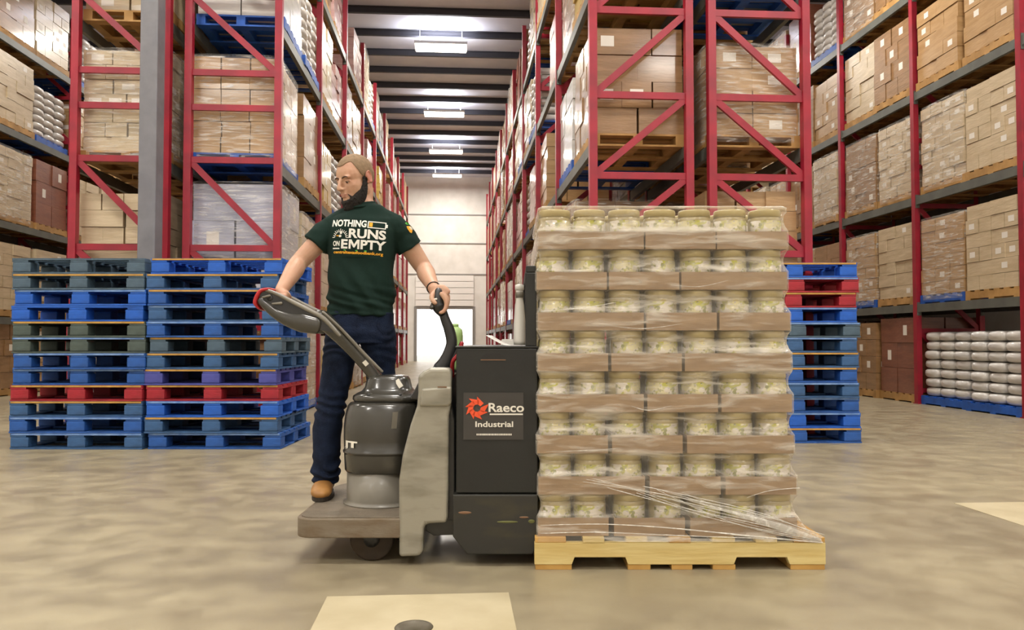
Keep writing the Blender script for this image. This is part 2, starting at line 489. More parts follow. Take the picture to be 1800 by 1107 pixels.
def sacks(H, lay, rnd):
    """layers of filled sacks"""
    out = []; hz = H / lay
    for k in range(lay):
        for i in range(2):
            for j in range(3):
                cx = -.25 + .5 * i + rnd.uniform(-.015, .015); cy = -.39 + .39 * j + rnd.uniform(-.015, .015)
                out.append(MB().limb([(cx - .16, cy, .13 + hz * (k + .5)), (cx + .16, cy, .13 + hz * (k + .5))], [(.19, hz * .5), (.19, hz * .5)], n=12, ref=(0, 1, 0), exp=3, sub=2))
    return out
def wrap_mesh(H, rnd):
    rs = []; n = 40; nz = 14
    for k in range(nz + 1):
        z = .05 + (H + .1) * k / nz; ring = []
        for i in range(n):
            t = 2 * math.pi * i / n; c, s_ = math.cos(t), math.sin(t)
            x = math.copysign(abs(c) ** .22, c) * .515; y = math.copysign(abs(s_) ** .22, s_) * .615
            dd = 1 + .012 * noise.noise((x * 4, y * 4, z * 9 + H * 7))
            ring.append((x * dd, y * dd, z))
        rs.append(ring)
    q = MB(); q.rings(rs, cap=False, smooth=True)
    return q.mesh('stretch_film', M['film_load'])
rnd = random.Random(11)
VAR = []
def variant(words, key, pal, H, lay, nx, ny, kind='box', wrap=False, short=False):
    pcs = cartons(H, lay, nx, ny, rnd, top_short=short) if kind == 'box' else sacks(H, lay, rnd)
    nm = 'carton' if kind == 'box' else 'sack'
    mats = [M['c_' + key], M['labelw']]
    wm = wrap_mesh(H, rnd) if wrap else None
    roots = []
    for det in (0, 1):
        r = bpy.data.objects.new('pallet_load', None); col.objects.link(r)
        link('pallet', pal, r)
        if det:
            for q in pcs: link(nm, q.mesh(nm, mats), r)
        else:
            a = MB()
            for q in pcs:
                a.cur = 0; n = len(a.v); a.v += q.v; a.f += [tuple(t + n for t in f) for f in q.f]; a.sm += q.sm; a.mi += q.mi
            link(nm + 's', a.mesh(nm + 's', mats), r)
        if wm: link('stretch_film', wm, r)
        remember(r); roots.append((r, [False]))
    VAR.append((roots, words, H)); return len(VAR) - 1
V_brown = variant('brown carton', 'brown', pw, 1.12, 4, 2, 3)
V_tan = variant('tan carton', 'tan', pw, 1.05, 5, 3, 2)
V_cream = variant('cream carton', 'cream', pw, 1.15, 6, 2, 4)
V_white = variant('white carton', 'white', pb, 1.0, 4, 2, 3)
V_pink = variant('pinkish carton', 'pink', pw, .95, 5, 2, 3, short=True)
V_grey = variant('grey carton', 'grey', pb, .85, 3, 2, 3)
V_yel = variant('yellowish carton', 'yellow', pw, .9, 4, 3, 3)
V_rust = variant('rust brown carton', 'rust', pw, 1.18, 3, 2, 2)
V_sack = variant('stacked white sack', 'white', pb, .95, 7, 2, 2, kind='sack')
V_wrapb = variant('film-wrapped brown carton', 'brown', pw, 1.15, 5, 2, 3, wrap=True)
V_wrapt = variant('film-wrapped tan carton', 'tan', pb, 1.12, 6, 3, 3, wrap=True)
V_wrapc = variant('film-wrapped cream carton', 'cream', pw, 1.16, 7, 3, 4, wrap=True)
V_blue = variant('film-wrapped pale blue carton', 'pale blue', pb, 1.28, 3, 2, 2, wrap=True)
V_lowp = variant('low pinkish sack', 'pink', pw, .42, 3, 2, 2, kind='sack')
V_shine = variant('big shiny film-wrapped carton', 'tan', pw, .95, 4, 2, 2, wrap=True)
levname = ['floor level', 'first level', 'second level', 'third level', 'top level']
bayname = ['end', 'second', 'third', 'fourth', 'fifth', 'sixth', 'seventh', 'eighth', 'ninth', 'tenth', 'eleventh', 'twelfth']
def put(vi, x, y, z, label, group, det, sy=1):
    roots, words, H = VAR[vi]; r, used = roots[det]
    if not used[0]: o = r; used[0] = True
    else: o = copy_tree(r)
    o.location = (x, y, z)
    o.rotation_euler = (0, 0, (math.pi if rnd.random() < .5 else 0) + R(rnd.uniform(-1.5, 1.5)))
    o.scale = (1, sy, 1)
    tag(o, label, 'pallet load', group)
OVER = MB()
CM = ['brown', 'tan', 'cream', 'white', 'pink', 'grey', 'rust']
def fill(x0, x1, y0, bays, rname, pool, special={}, first=0, empty=.06, B=BAY, lev=None, sy=1, far=99):
    xc = (x0 + x1) / 2; zs = [0] + (lev or LEV)
    for b in range(first, bays):
        for l in range(5):
            for h in (0, 1):
                vi = special.get((b, l, h), None)
                if vi is None:
                    if rnd.random() < empty: continue
                    vi = rnd.choice(pool[l] if isinstance(pool, dict) else pool)
                if vi < 0: continue
                if VAR[vi][2] > 1.2 and l == 0: vi = V_wrapb
                y = y0 + b * B + B * (.265 if h == 0 else .735)
                if b >= far:
                    H = VAR[vi][2]; yc = y; zz = zs[l]; OVER.cur = rnd.randrange(7); nx = rnd.choice((2, 3))
                    for a in range(2):
                        for c in range(nx):
                            for e in range(nx + 1):
                                OVER.box(xc - .49 + a * .49, xc - .012 + a * .49, yc - .55 + 1.1 * c / nx, yc - .562 + 1.1 * (c + 1) / nx, zz + .13 + H * e / (nx + 1), zz + .12 + H * (e + 1) / (nx + 1))
                    OVER.cur = 7; OVER.box(xc - .5, xc + .5, yc - .56, yc + .56, zz + .001, zz + .12)
                    continue
                lab = '%ss, %s, %s half of the %s bay, %s' % (VAR[vi][1], levname[l], ['near', 'far'][h], bayname[b], rname)
                put(vi, xc + rnd.uniform(-.03, .03), y + rnd.uniform(-.03, .03), zs[l], lab, 'pallet loads in the ' + rname, 1 if b < first + 2 and l < 4 else 0, sy)
mix = [V_brown, V_tan, V_cream, V_white, V_pink, V_grey, V_yel, V_rust, V_wrapb, V_wrapt, V_wrapc, V_sack, V_pink, V_cream]
warm = [V_brown, V_tan, V_wrapb, V_wrapc, V_wrapt, V_cream]
fill(-3.06, -1.98, L0, 9, 'left aisle rack', mix, {(0, 1, 0): V_blue, (0, 2, 0): V_wrapt, (0, 3, 0): V_white, (0, 0, 0): V_brown, (0, 4, 0): V_pink}, empty=.12, far=6)
fill(-4.30, -3.22, L0, 2, 'grey column rack', mix, {(0, 1, 0): V_cream, (0, 2, 0): V_wrapc})
fill(1.36, 2.44, R0, 10, 'right aisle rack', mix, {(0, 1, 0): V_lowp, (0, 2, 0): V_brown, (0, 3, 0): V_yel, (0, 0, 0): V_wrapt}, empty=.12, far=7)
fill(2.60, 3.68, R0, 2, 'second right rack', mix, {(0, 2, 0): V_shine, (0, 1, 0): V_tan, (0, 3, 0): V_grey})
fill(6.95, 8.03, FRY, 12, 'far right rack', {0: [V_brown, V_sack, V_tan, V_rust], 1: warm, 2: warm, 3: warm + [V_white], 4: mix},
     {(1, 0, 1): V_sack, (1, 0, 0): V_sack, (2, 0, 0): V_rust, (2, 0, 1): V_brown, (3, 0, 0): V_rust, (1, 2, 1): V_wrapc, (2, 2, 0): V_wrapc, (2, 2, 1): V_wrapb}, first=1, empty=.04, B=BR, lev=LEVR, sy=.88, far=9)
fill(-8.7, -7.62, 11.0, 9, 'far left rack', {0: warm, 1: warm + [V_cream], 2: mix, 3: mix, 4: mix}, first=0, empty=.05, far=6)
tag(OVER.build('pallet_loads', [M['c_' + k] for k in CM] + [M['wood']]), 'small distant carton loads filling the far ends of the long red racks', 'pallet loads', kind='stuff')
for roots, wd, H in VAR:
    for r, used in roots:
        if not used[0]:
            for ch in list(r.children): bpy.data.objects.remove(ch)
            bpy.data.objects.remove(r)
# ------------------------------------------------------------ stacks of empty block pallets
PC = {
    'bright blue': ('1e5fc4', '1850a6'), 'blue': ('2459a8', '1c4787'), 'dull blue': ('375f8f', '2a4a70'),
    'grey-blue': ('4c6273', '3b4e5d'), 'grey-green': ('4d5a55', '3d4844'), 'red': ('a3202e', '851823'), 'purplish blue': ('4b4fa0', '3a3f86')}
for kx, (a, b) in PC.items():
    M['p_' + kx] = mat('pallet_' + kx.replace(' ', '_').replace('-', '_'), a, .6, c2=b, nscale=7, stretch=(1, 1, 2), bump=.2, bscale=30)
M['edgewood'] = mat('worn_board_edge', 'c79a4e', .7, c2='a67c3a', nscale=9)
M['edgeblue'] = mat('scuffed_board_edge', '7f9fce', .6, c2='4d74b4', nscale=9)
PWD, PDP, PH = 1.17, 1.0, .1405
def pallet_parts():
    top = MB()
    for i in range(7): top.box(-PWD / 2, PWD / 2, i * (PDP - .1) / 6, i * (PDP - .1) / 6 + .1, PH - .018, PH - .0005)
    for x in (-PWD / 2, -.07, PWD / 2 - .14): top.box(x, x + .14, 0.002, PDP - .002, PH - .036, PH - .0185)
    bot = MB()
    for y in (0, PDP / 2 - .07, PDP - .14): bot.box(-PWD / 2, PWD / 2, y, y + .14, .001, .016)
    for x in (-PWD / 2, PWD / 2 - .14): bot.box(x, x + .14, .142, PDP - .142, .001, .0155)
    blk = MB(); blk.box(-.08, .08, -.07, .07, .0165, PH - .0365)
    edge = MB(); edge.box(-PWD / 2 + .01, PWD / 2 - .01, -.003, 0, PH - .0175, PH - .002)
    return top, bot, blk, edge
tp, bt, bk, eg = pallet_parts()
PM = {}
for kx in PC:
    m = M['p_' + kx]
    PM[kx] = (tp.mesh('top_deck', m), bt.mesh('bottom_deck', m), bk.mesh('block', m, bevel=.008, seg=2))
EG = {'w': eg.mesh('board_edge', M['edgewood']), 'b': eg.mesh('board_edge', M['edgeblue'])}
nth = ['topmost', 'second from the top', 'third from the top', 'fourth from the top', 'fifth from the top', 'sixth from the top',
       'seventh from the top', 'eighth from the top', 'ninth from the top', 'tenth from the top', 'second from the bottom', 'bottom one']
def stack(u, v, cols, edges, where, group, seed):
    rr = random.Random(seed)
    n = len(cols)
    for i, (kx, e) in enumerate(zip(cols, edges)):
        z = (n - 1 - i) * PH
        lab = '%s wooden pallet, %s of the %s' % (kx, nth[i], where)
        t = Thing('wooden_pallet', lab, 'pallet', (u + rr.uniform(-.02, .02), v + rr.uniform(-.01, .02), z), group)
        t.o.rotation_euler.z += R(rr.uniform(-.8, .8))
        a, b, c_ = PM[kx]
        link('top_deck', a, t.o); link('bottom_deck', b, t.o)
        if e in EG: tag(link('board_edge', EG[e], t.o), 'bare wood board edge' if e == 'w' else 'scuffed pale blue board edge')
        for y in (.071, PDP / 2, PDP - .071):
            for x in (-PWD / 2 + .081, 0, PWD / 2 - .081):
                o = link('block', c_, t.o); o.location = (x, y, 0)
stack(-3.83, 7.03, ['grey-blue', 'grey-blue', 'bright blue', 'bright blue', 'grey-green', 'grey-green', 'blue', 'blue', 'red', 'dull blue', 'blue', 'dull blue'],
      '.wb.wbbbwwbb', 'stack at the far left', 'left pallet stack', 1)
stack(-2.64, 7.03, ['bright blue', 'dull blue', 'blue', 'dull blue', 'blue', 'grey-blue', 'dull blue', 'purplish blue', 'red', 'bright blue', 'dull blue', 'blue'],
      'wwwbbwwwwbwb', 'stack behind the man', 'pallet stack behind the man', 2)
stack(2.66, 7.44, ['bright blue', 'red', 'red', 'bright blue', 'grey-blue', 'dull blue', 'dull blue', 'blue', 'dull blue', 'blue', 'bright blue', 'blue'],
      'wbwbbbwwbbbw', 'stack right of the jars', 'right pallet stack', 3)
# ------------------------------------------------------------ the loaded pallet on the forks
M['pine'] = mat('fresh_pine', 'd8c487', .6, c2='c8ae6c', nscale=3, stretch=(1, 3, 9), bump=.15, bscale=12)
M['pine2'] = mat('pine_end_grain', 'c79d56', .7, c2='b58a46', nscale=9)
P0, P1, PV0, PV1 = .094, 1.312, 3.36, 4.376
pt = Thing('wooden_pallet', 'pale new pine pallet under the film-wrapped jars on the truck forks', 'pallet', ((P0 + P1) / 2, (PV0 + PV1) / 2, 0))
def stringer(v0, v1):
    q = MB()
    n0, n1, n2, n3 = .262, .474, .94, 1.15
    q.prism([(P0, .022), (n0 - .012, .022), (n0, .052), (n1, .052), (n1 + .012, .022), (n2 - .012, .022), (n2, .052), (n3, .052), (n3 + .012, .022), (P1, .022), (P1, .112), (P0, .112)], 'v', v0, v1)
    return q
for v0 in (PV0, PV0 + .49, PV1 - .038): pt.part('stringer', stringer(v0, v0 + .038), M['pine'], bevel=.002)
for i in range(7):
    a = P0 + .003 + i * (P1 - P0 - .11) / 6; wd = [.13, .09, .09, .09, .095, .09, .13][i]
    a = P0 + .002 + (P1 - P0 - .134) * i / 6 + (.0 if i in (0, 6) else .02)
    pt.part('deck_board', MB().box(a, a + wd, PV0 + .002 - .004 * (i % 2), PV1, .1125, .134), M['pine2' if i % 3 == 0 else 'pine'], bevel=.002)
for a, b in ((P0 + .004, .25), (.485, .58), (.668, .755), (.84, .935), (1.166, P1 - .003)):
    pt.part('bottom_board', MB().box(a, b, PV0 + .003, PV1 - .003, 0, .0215), M['pine2'], bevel=.002)

# trays and jars
M['tray'] = mat('tray_cardboard', '9c7f5c', .5, c2='886b4a', nscale=4, stretch=(2, 2, 8), bump=.1, bscale=20, coat=.25)
M['jar'] = mat('jar_plastic', 'a8986c', .3, c2='98885a', nscale=6, coat=.4)
M['lid'] = mat('jar_lid', 'b2a06a', .35, c2='9f8d58', nscale=7, coat=.3)
def label_mat():
    m = mat('jar_label', 'c0b5a2', .4, coat=.3)
    nt = m.node_tree; N = nt.nodes; L = nt.links; p = N['Principled BSDF']
    tc = N['Texture Coordinate']
    def layer(prev, scale, lo, hi, c, dist, zs=1):
        mp = N.new('ShaderNodeMapping'); mp.inputs['Scale'].default_value = (1, 1, zs); mp.inputs['Location'].default_value = dist
        L.new(tc.outputs['Object'], mp.inputs['Vector'])
        n = N.new('ShaderNodeTexNoise'); n.inputs['Scale'].default_value = scale; n.inputs['Detail'].default_value = 2
        L.new(mp.outputs['Vector'], n.inputs['Vector'])
        mr = N.new('ShaderNodeMapRange'); mr.inputs['From Min'].default_value = lo; mr.inputs['From Max'].default_value = hi
        L.new(n.outputs['Fac'], mr.inputs['Value'])
        mx = N.new('ShaderNodeMix'); mx.data_type = 'RGBA'
        L.new(mr.outputs['Result'], mx.inputs['Factor'])
        if prev is None: mx.inputs[6].default_value = lin('c0b5a2')
        else: L.new(prev, mx.inputs[6])
        mx.inputs[7].default_value = lin(c); return mx.outputs[2]
    a = layer(None, 18, .5, .56, 'beb283', (0, 0, 0))
    a = layer(a, 26, .56, .61, 'a39d45', (3, 1, 2))
    a = layer(a, 34, .60, .65, '77742f', (7, 4, 2))
    a = layer(a, 60, .62, .66, '9b8f95', (1, 9, 2), 4)
    L.new(a, p.inputs['Base Color']); return m
M['jlabel'] = label_mat()
JH = .168
jp = MB(); jp.lathe([(.02, 0), (.062, .001), (.069, .008), (.0700, .03), (.0700, .122), (.0685, .130), (.066, .135), (.064, .138), (.064, .150)], 0, 0, 28)
jl = MB(); jl.lathe([(.0665, .1375), (.0685, .139), (.0685, .162), (.066, JH), (.02, JH)], 0, 0, 28)
jb = MB()
for k in (0, 1):
    pass
arc = []
n = 22
def ring_pt(t, r):
    c, d = math.cos(t), math.sin(t)
    return (r * math.copysign(abs(c) ** (2 / 2.0), c), r * math.copysign(abs(d) ** (2 / 2.0), d))
vs = []; fs = []
for i in range(n + 1):
    t = -math.pi / 2 - 1.9 + 3.8 * i / n
    for r in (.0708, .0701):
        for z in (.028, .120): x, y = ring_pt(t, r); vs.append((x, y, z))
for i in range(n):
    a = i * 4; b = a + 4
    fs += [(a, b, b + 1, a + 1), (a + 2, a + 3, b + 3, b + 2), (a, a + 2, b + 2, b), (a + 1, b + 1, b + 3, a + 3)]
fs += [(0, 1, 3, 2), (n * 4, n * 4 + 2, n * 4 + 3, n * 4 + 1)]
jb.add(vs, fs, True)
mj = jp.mesh('jar', M['jar']); ml_ = jl.mesh('lid', M['lid']); mb_ = jb.mesh('label', M['jlabel'])
PITZ = .1733; ZB = .1345; LV = 3.385; PJ = .1515; DJ = .152
M_tray = {}
def tray_mesh(nx, ny):
    q = MB(); wx = nx * PJ - .004; wy = ny * DJ - .004; h = .076; t = .004
    q.box(0, wx, 0, wy, 0, t)
    q.box(0, wx, 0, t, t, h); q.box(0, wx, wy - t, wy, t, h); q.box(0, t, t, wy - t, t, h); q.box(wx - t, wx, t, wy - t, t, h)
    return q.mesh('cardboard_tray', M['tray'])
TM = {(2, 3): tray_mesh(2, 3), (3, 2): tray_mesh(3, 2)}
lname = ['bottom layer', 'second layer up', 'third layer up', 'fourth layer up', 'fifth layer up', 'sixth layer up', 'seventh layer up', 'top layer']
cname = ['leftmost', 'second from the left', 'third from the left', 'middle', 'third from the right', 'second from the right', 'rightmost']
jr = random.Random(5)
def jar(u, v, z, rot, label, group, kids=True):
    o = link('jar', mj); o.location = W(u, v, z); o.rotation_euler = (0, 0, -YAW + rot)
    tag(o, label, 'jar', group)
    if kids: link('lid', ml_, o); link('label', mb_, o)
    else: link('lid', ml_, o)
LAYU = []
for k in range(8):
    z = ZB + k * PITZ
    pat = [3, 2, 2] if k % 2 else [2, 2, 3]
    gap = .003 + (7 - k) * .0022
    u0 = .108 + jr.uniform(-.004, .004)
    LAYU.append((u0, u0 + 7 * PJ + 2 * gap))
    c = 0; u = u0
    tn = {(0): 'left', 1: 'middle', 2: 'right'}
    for ti, n_ in enumerate(pat):
        d = 2 if n_ == 3 else 3
        for r in range(6 // d):
            v = LV + r * d * DJ + jr.uniform(-.003, .003)
            o = link('cardboard_tray', TM[(n_, d)]); o.location = W(u, v, z); o.rotation_euler = (0, 0, -YAW + R(jr.uniform(-.3, .3)))
            dep = ['front', 'second', 'rear'][r]
            tag(o, 'brown cardboard jar tray, %s of three across, %s row, %s' % (tn[ti], dep, lname[k]), 'tray', 'cardboard trays of the %s' % lname[k])
        for i in range(n_):
            uc = u + (i + .5) * PJ - .002
            for row in range(6):
                vc = LV + (row + .5) * DJ - .001
                ci = c + i
                if row == 0:
                    jar(uc, vc, z + .0045, R(jr.uniform(-75, 75)), 'cream jar, %s along the front of the %s' % (cname[ci], lname[k]), 'jars along the front of the wrapped load')
                elif row == 1 or ci == 6 or (ci == 0 and row < 6):
                    jar(uc, vc, z + .0045, R(jr.uniform(0, 360)), 'cream jar of the %s, %s column, %s row back' % (lname[k], cname[ci], ['', 'second', 'third', 'fourth', 'fifth', 'sixth'][row]), 'jars behind the front row of the wrapped load', kids=(ci == 6))
        c += n_; u += n_ * PJ + gap

# stretch film around the whole load
M['film'] = film_mat('clear_stretch_film', base=.09, streak=.42, tint='f1e9db', stretch=(1.6, 1.6, 10), nscale=3.2, face=.5)
M['filmrope'] = film_mat('bunched_film', base=.30, streak=.5, stretch=(1, 1, 1), nscale=30, face=.3, rough=.2)
VB = LV + 6 * DJ
def lerp(a, b, t): return a + (b - a) * t
tf = Thing('stretch_wrap', 'clear creased plastic film wrapped round the stack of jar trays', 'plastic film', (.64, 3.85, 0))
nz = 150; rings = []
zt = ZB + 8 * PITZ + .004
for k in range(nz + 1):
    z = lerp(.118, zt, k / nz)
    fl = (z - ZB) / PITZ; li = max(0, min(7, int(math.floor(fl)))); ph = fl - li
    a0, a1 = LAYU[li]
    # out over the tray band, drawn in over the jars
    if ph < .46: off = .006
    else:
        q_ = (ph - .46) / .54
        nxt = LAYU[min(li + 1, 7)]
        a0 = lerp(a0, nxt[0], q_); a1 = lerp(a1, nxt[1], q_)
        off = .006 - .017 * math.sin(math.pi * min(1, q_ * 1.02)) ** .8
    if li == 7 and ph > .9: off = .001
    rc = .02
    fl_b = max(0, 1 - (z - .118) / .11) ** 1.6           # the skirt spreads over the pallet corner
    xr = a1 + off + fl_b * (P1 - .02 - a1 - off); xl = a0 - off - fl_b * .0
    y0 = LV - off - .004 ; y1 = VB + off
    if fl_b > 0: y0 = lerp(y0, PV0 - .006, fl_b)
    pts = []
    nu, nv = 100, 40
    def seg(ax, ay, bx, by, n): return [(lerp(ax, bx, i / n), lerp(ay, by, i / n)) for i in range(n)]
    loop = seg(xl, y0, xr, y0, nu) + seg(xr, y0, xr, y1, nv) + seg(xr, y1, xl, y1, nu // 2) + seg(xl, y1, xl, y0, nv)
    ring = []
    for (x, y) in loop:
        # round the corners
        ex = min(abs(x - xl), abs(x - xr)); ey = min(abs(y - y0), abs(y - y1))
        if ex < rc and ey < rc:
            cx = xl + rc if abs(x - xl) < rc else xr - rc; cy = y0 + rc if abs(y - y0) < rc else y1 - rc
            dv = Vector((x - cx, y - cy)); dv = dv.normalized() * rc if dv.length > 1e-6 else dv; x, y = cx + dv.x, cy + dv.y
        w_ = .0035 * noise.noise((x * 9, y * 9, z * 26)) + .0018 * noise.noise((x * 5, y * 5, z * 90 + x * 30))
        # tension folds
        w_ += .0012 * math.sin((z * 1.0 + x * .22) * 160) * max(0, noise.noise((x * 3 + 5, z * 4, 1)))
        if abs(y - y0) < .01: y -= abs(w_)
        elif abs(x - xr) < .01: x += w_
        ring.append((x, y, z))
    rings.append(ring)
# fold in over the top
top = rings[-1]; cx = sum(p[0] for p in top) / len(top); cy = sum(p[1] for p in top) / len(top)
for s_, dz in ((.97, .008), (.9, .009), (.8, .007)):
    rings.append([(cx + (x - cx) * s_, cy + (y - cy) * s_, zt + dz + .002 * noise.noise((x * 12, y * 12, 0))) for x, y, z in top])
tf.part('film_sleeve', MB().rings(rings, cap=False), M['film'])
# bunched ropes of film drawn down to the pallet corner
def rope(pts, rr, name='film_rope'):
    tf.part(name, MB().limb(pts, rr, n=8, ref=(0, 1, 0), sub=10), M['filmrope'])
def fv(px, py, dv=0): 
    p = at(px, py, 3.36 - dv); return p
rp = random.Random(3)
for i in range(16):
    t = i / 15
    x0 = lerp(960, 1230, rp.random()); y0_ = lerp(832, 872, (x0 - 960) / 270) + rp.uniform(-6, 10)
    ye = lerp(934, 950, t); xe = 1430 + rp.uniform(0, 14)
    def mid(f, bow): return fv(lerp(x0, xe, f), lerp(y0_, ye, f) - bow + (t - .5) * 26 * math.sin(f * 3.0), lerp(-.008, .006, f))
    w0 = rp.uniform(.0005, .0016)
    rope([mid(0, 0), mid(.35, -3), mid(.7, 0), fv(xe, ye, .006)], [(w0, w0), (w0 * 1.4, w0 * .9), (w0 * 2.4, w0), (w0 * 1.8, w0)])
rope([fv(1200, 874, -.007), fv(1290, 899, .000), fv(1370, 924, .004), fv(1438, 946, .006)], [(.001, .001), (.002, .008), (.003, .017), (.003, .008)])
rope([fv(1310, 872, -.008), fv(1350, 860, -.01), fv(1402, 855, -.01)], [.0006, .0014, .0018])
rope([fv(950, 920, -.006), fv(1060, 918, -.004), fv(1180, 925, 0), fv(1330, 940, .003), fv(1440, 950, .006)], [.0012, .002, .0025, .003, .003])
rope([fv(950, 934, -.004), fv(1050, 932, -.002), fv(1200, 938, .002), fv(1380, 944, .004)], [.0015, .0018, .0018, .002])
rope([fv(950, 424, -.016), fv(1010, 419, -.016), fv(1080, 415, -.016)], [.001, .0016, .0006])
rope([fv(950, 547, -.016), fv(1020, 541, -.016), fv(1082, 531, -.016)], [.001, .0018, .0008])
rope([fv(1060, 570, -.016), fv(1130, 577, -.016), fv(1200, 568, -.016)], [.0006, .0018, .0006])
rope([fv(1180, 500, -.016), fv(1230, 503, -.016), fv(1280, 492, -.016)], [.0006, .0014, .0006])
rope([fv(960, 792, -.016), fv(1030, 790, -.016), fv(1090, 786, -.016)], [.0006, .0016, .0006])
rope([fv(1110, 713, -.016), fv(1140, 720, -.016), fv(1180, 712, -.016)], [.0006, .0022, .0006])
# ------------------------------------------------------------ the rider pallet truck
M['tgrey'] = mat('moulded_grey_cover', '34322d', .26, c2='3b3933', nscale=3, coat=.5)
M['tcyl'] = mat('light_grey_drum', '827d72', .4, c2='6e695e', nscale=4, coat=.1)
M['tsilver'] = mat('scuffed_silver_paint', '9d998c', .34, c2='6f6b5e', nscale=4, stretch=(1, 1, 3.5), metal=.35, bump=.04, bscale=40, ramp=(.48, .78), detail=10)
M['tblack'] = mat('battery_case_paint', '1e1f1c', .45, c2='1a1a18', nscale=5, bump=.05, bscale=60)
M['tskirt'] = mat('battery_skirt_paint', '2a2924', .5, c2='3c3726', nscale=6, stretch=(1, 1, 3), ramp=(.5, .8))
M['tplat'] = mat('worn_platform', '6a5a45', .6, c2='7b7060', nscale=7, stretch=(1, 1, 3), bump=.15, bscale=40)
M['tmat'] = mat('platform_mat', '766b5b', .75, c2='655b4c', nscale=12, bump=.4, bscale=120)
M['tblk'] = mat('black_plastic', '1b1b1c', .35, c2='262627', nscale=8, coat=.3)
M['tred'] = mat('red_plastic', 'b3262c', .35)
M['wheel'] = mat('wheel_rubber', '2a2016', .7, c2='3b2c1a', nscale=10)
M['white'] = mat('white_print', 'e2ded2', .5)
M['orange'] = mat('orange_print', 'e2512a', .5)
M['sign'] = mat('sign_panel', '3a3734', .45)
M['rust'] = mat('scrape_rust', '7a5a40', .6)
M['yellow'] = mat('yellow_scuff', '5f6030', .6)
M['paper'] = mat('white_paper', 'ece9e4', .6)
M['cable'] = mat('red_cable', '9a1a22', .4)
M['green'] = mat('green_plastic', 'a5c47c', .35)

tk = Thing('pallet_truck', 'grey ride-on pallet truck with a black battery case, ridden by the man', 'pallet truck', (-.4, 3.87, 0))
V0 = 3.42; V1 = 4.32
def z42(y): return CAMZ - (y - 597) * V0 / FPX
def u42(x): return (x - 900) * V0 / FPX
# platform with rounded corners
pl = []
def corner(cx, cy, r, a0, a1, n=8):
    return [(cx + r * math.cos(R(a0 + (a1 - a0) * i / n)), cy + r * math.sin(R(a0 + (a1 - a0) * i / n))) for i in range(n + 1)]
ul = u42(519); ur = u42(703)
poly = corner(ul + .07, V0 + .075, .07, 180, 270) + [(ur + .06, V0 + .005), (ur + .06, V1)] + corner(ul + .17, V1 - .17, .17, 90, 180)
zt_ = z42(909); zb_ = z42(943)
tk.part('platform', MB().prism(poly, 'z', zb_, zt_), M['tplat'], bevel=.006)
poly2 = corner(ul + .085, V0 + .085, .07, 180, 270) + [(ur + .05, V0 + .015), (ur + .05, V1 - .015)] + corner(ul + .18, V1 - .18, .165, 90, 180)
tk.part('platform_mat', MB().prism(poly2, 'z', zt_, zt_ + .004), M['tmat'])
PT = zt_ + .004
# drum and motor cover
MC, MV = -.611, 3.785
q = MB(); q.lathe([(.182, PT), (.182, PT + .006), (.168, PT + .008), (.166, PT + .02), (.166, .37)], MC, MV, 48); tk.part('motor_drum', q, M['tcyl'])
q = MB(); q.lathe([(.150, .350), (.166, .352), (.171, .36), (.174, .43), (.1742, .438), (.178, .440), (.179, .448), (.1745, .452), (.176, .5), (.176, .56), (.170, .615), (.160, .655), (.150, .668), (.13, .674), (.05, .676)], MC + .012, MV, 56, exp=2.5, sx=1.08)
mc = tk.part('motor_cover', q, M['tgrey'])
# side sweep of the cover towards the guard
# steering cap: bell shape, flattened
q = MB(); q.lathe([(.12, .668), (.142, .672), (.150, .684), (.148, .700), (.132, .712), (.112, .722), (.100, .738), (.092, .775), (.084, .790), (.06, .796), (.02, .797)], MC + .026, MV, 48, exp=2.7, sx=1.1, sy=.9)
cp = tk.part('steering_cap', q, M['tgrey'])
for dx in (-.06, .085): tk.part('cap_bolt', MB().ell((MC + .012 + dx, MV - .118, .708), (.008, .006, .008)), M['tblk'], parent=cp)
tk.part('cap_label', MB().bar((MC + .075, MV - .078, .775), (MC + .098, MV - .086, .742), .022, .003, up=(0, -1, 0)), M['white'], parent=cp)
# stickers on the motor cover
def on_cover(u, z, r=.1775):
    t = (u - MC - .004) / r; return MV - r * (max(0, 1 - abs(t) ** 2.5)) ** .4
def patch_on_cover(u0, u1, z0, z1, name, m, tilt=0):
    vs = []; fs = []; n = 8
    for i in range(n + 1):
        u = lerp(u0, u1, i / n); vs += [(u, on_cover(u, z0) - .003, z0), (u + tilt, on_cover(u + tilt, z1) - .003, z1)]
    for i in range(n): a = i * 2; fs.append((a, a + 2, a + 3, a + 1))
    return tk.part(name, MB().add(vs, fs), m, parent=mc)
patch_on_cover(-.545, -.522, .560, .635, 'yellowish_sticker', M['tcyl'], .006)
v2, f2 = fit_text('JT', -.775, -.700, .462, .500, bold=.05)
tk.part('cover_lettering', MB().add([(x, on_cover(max(x, -.772)) - .004, y) for x, y in v2], f2) if False else MB().add([(x, (lambda t: MV - .1775 * (max(0, 1 - min(1, t) ** 2.5)) ** .4)(abs((x - MC - .004) / .1775)) - .004, y) for x, y in v2], f2), M['white'], parent=mc)
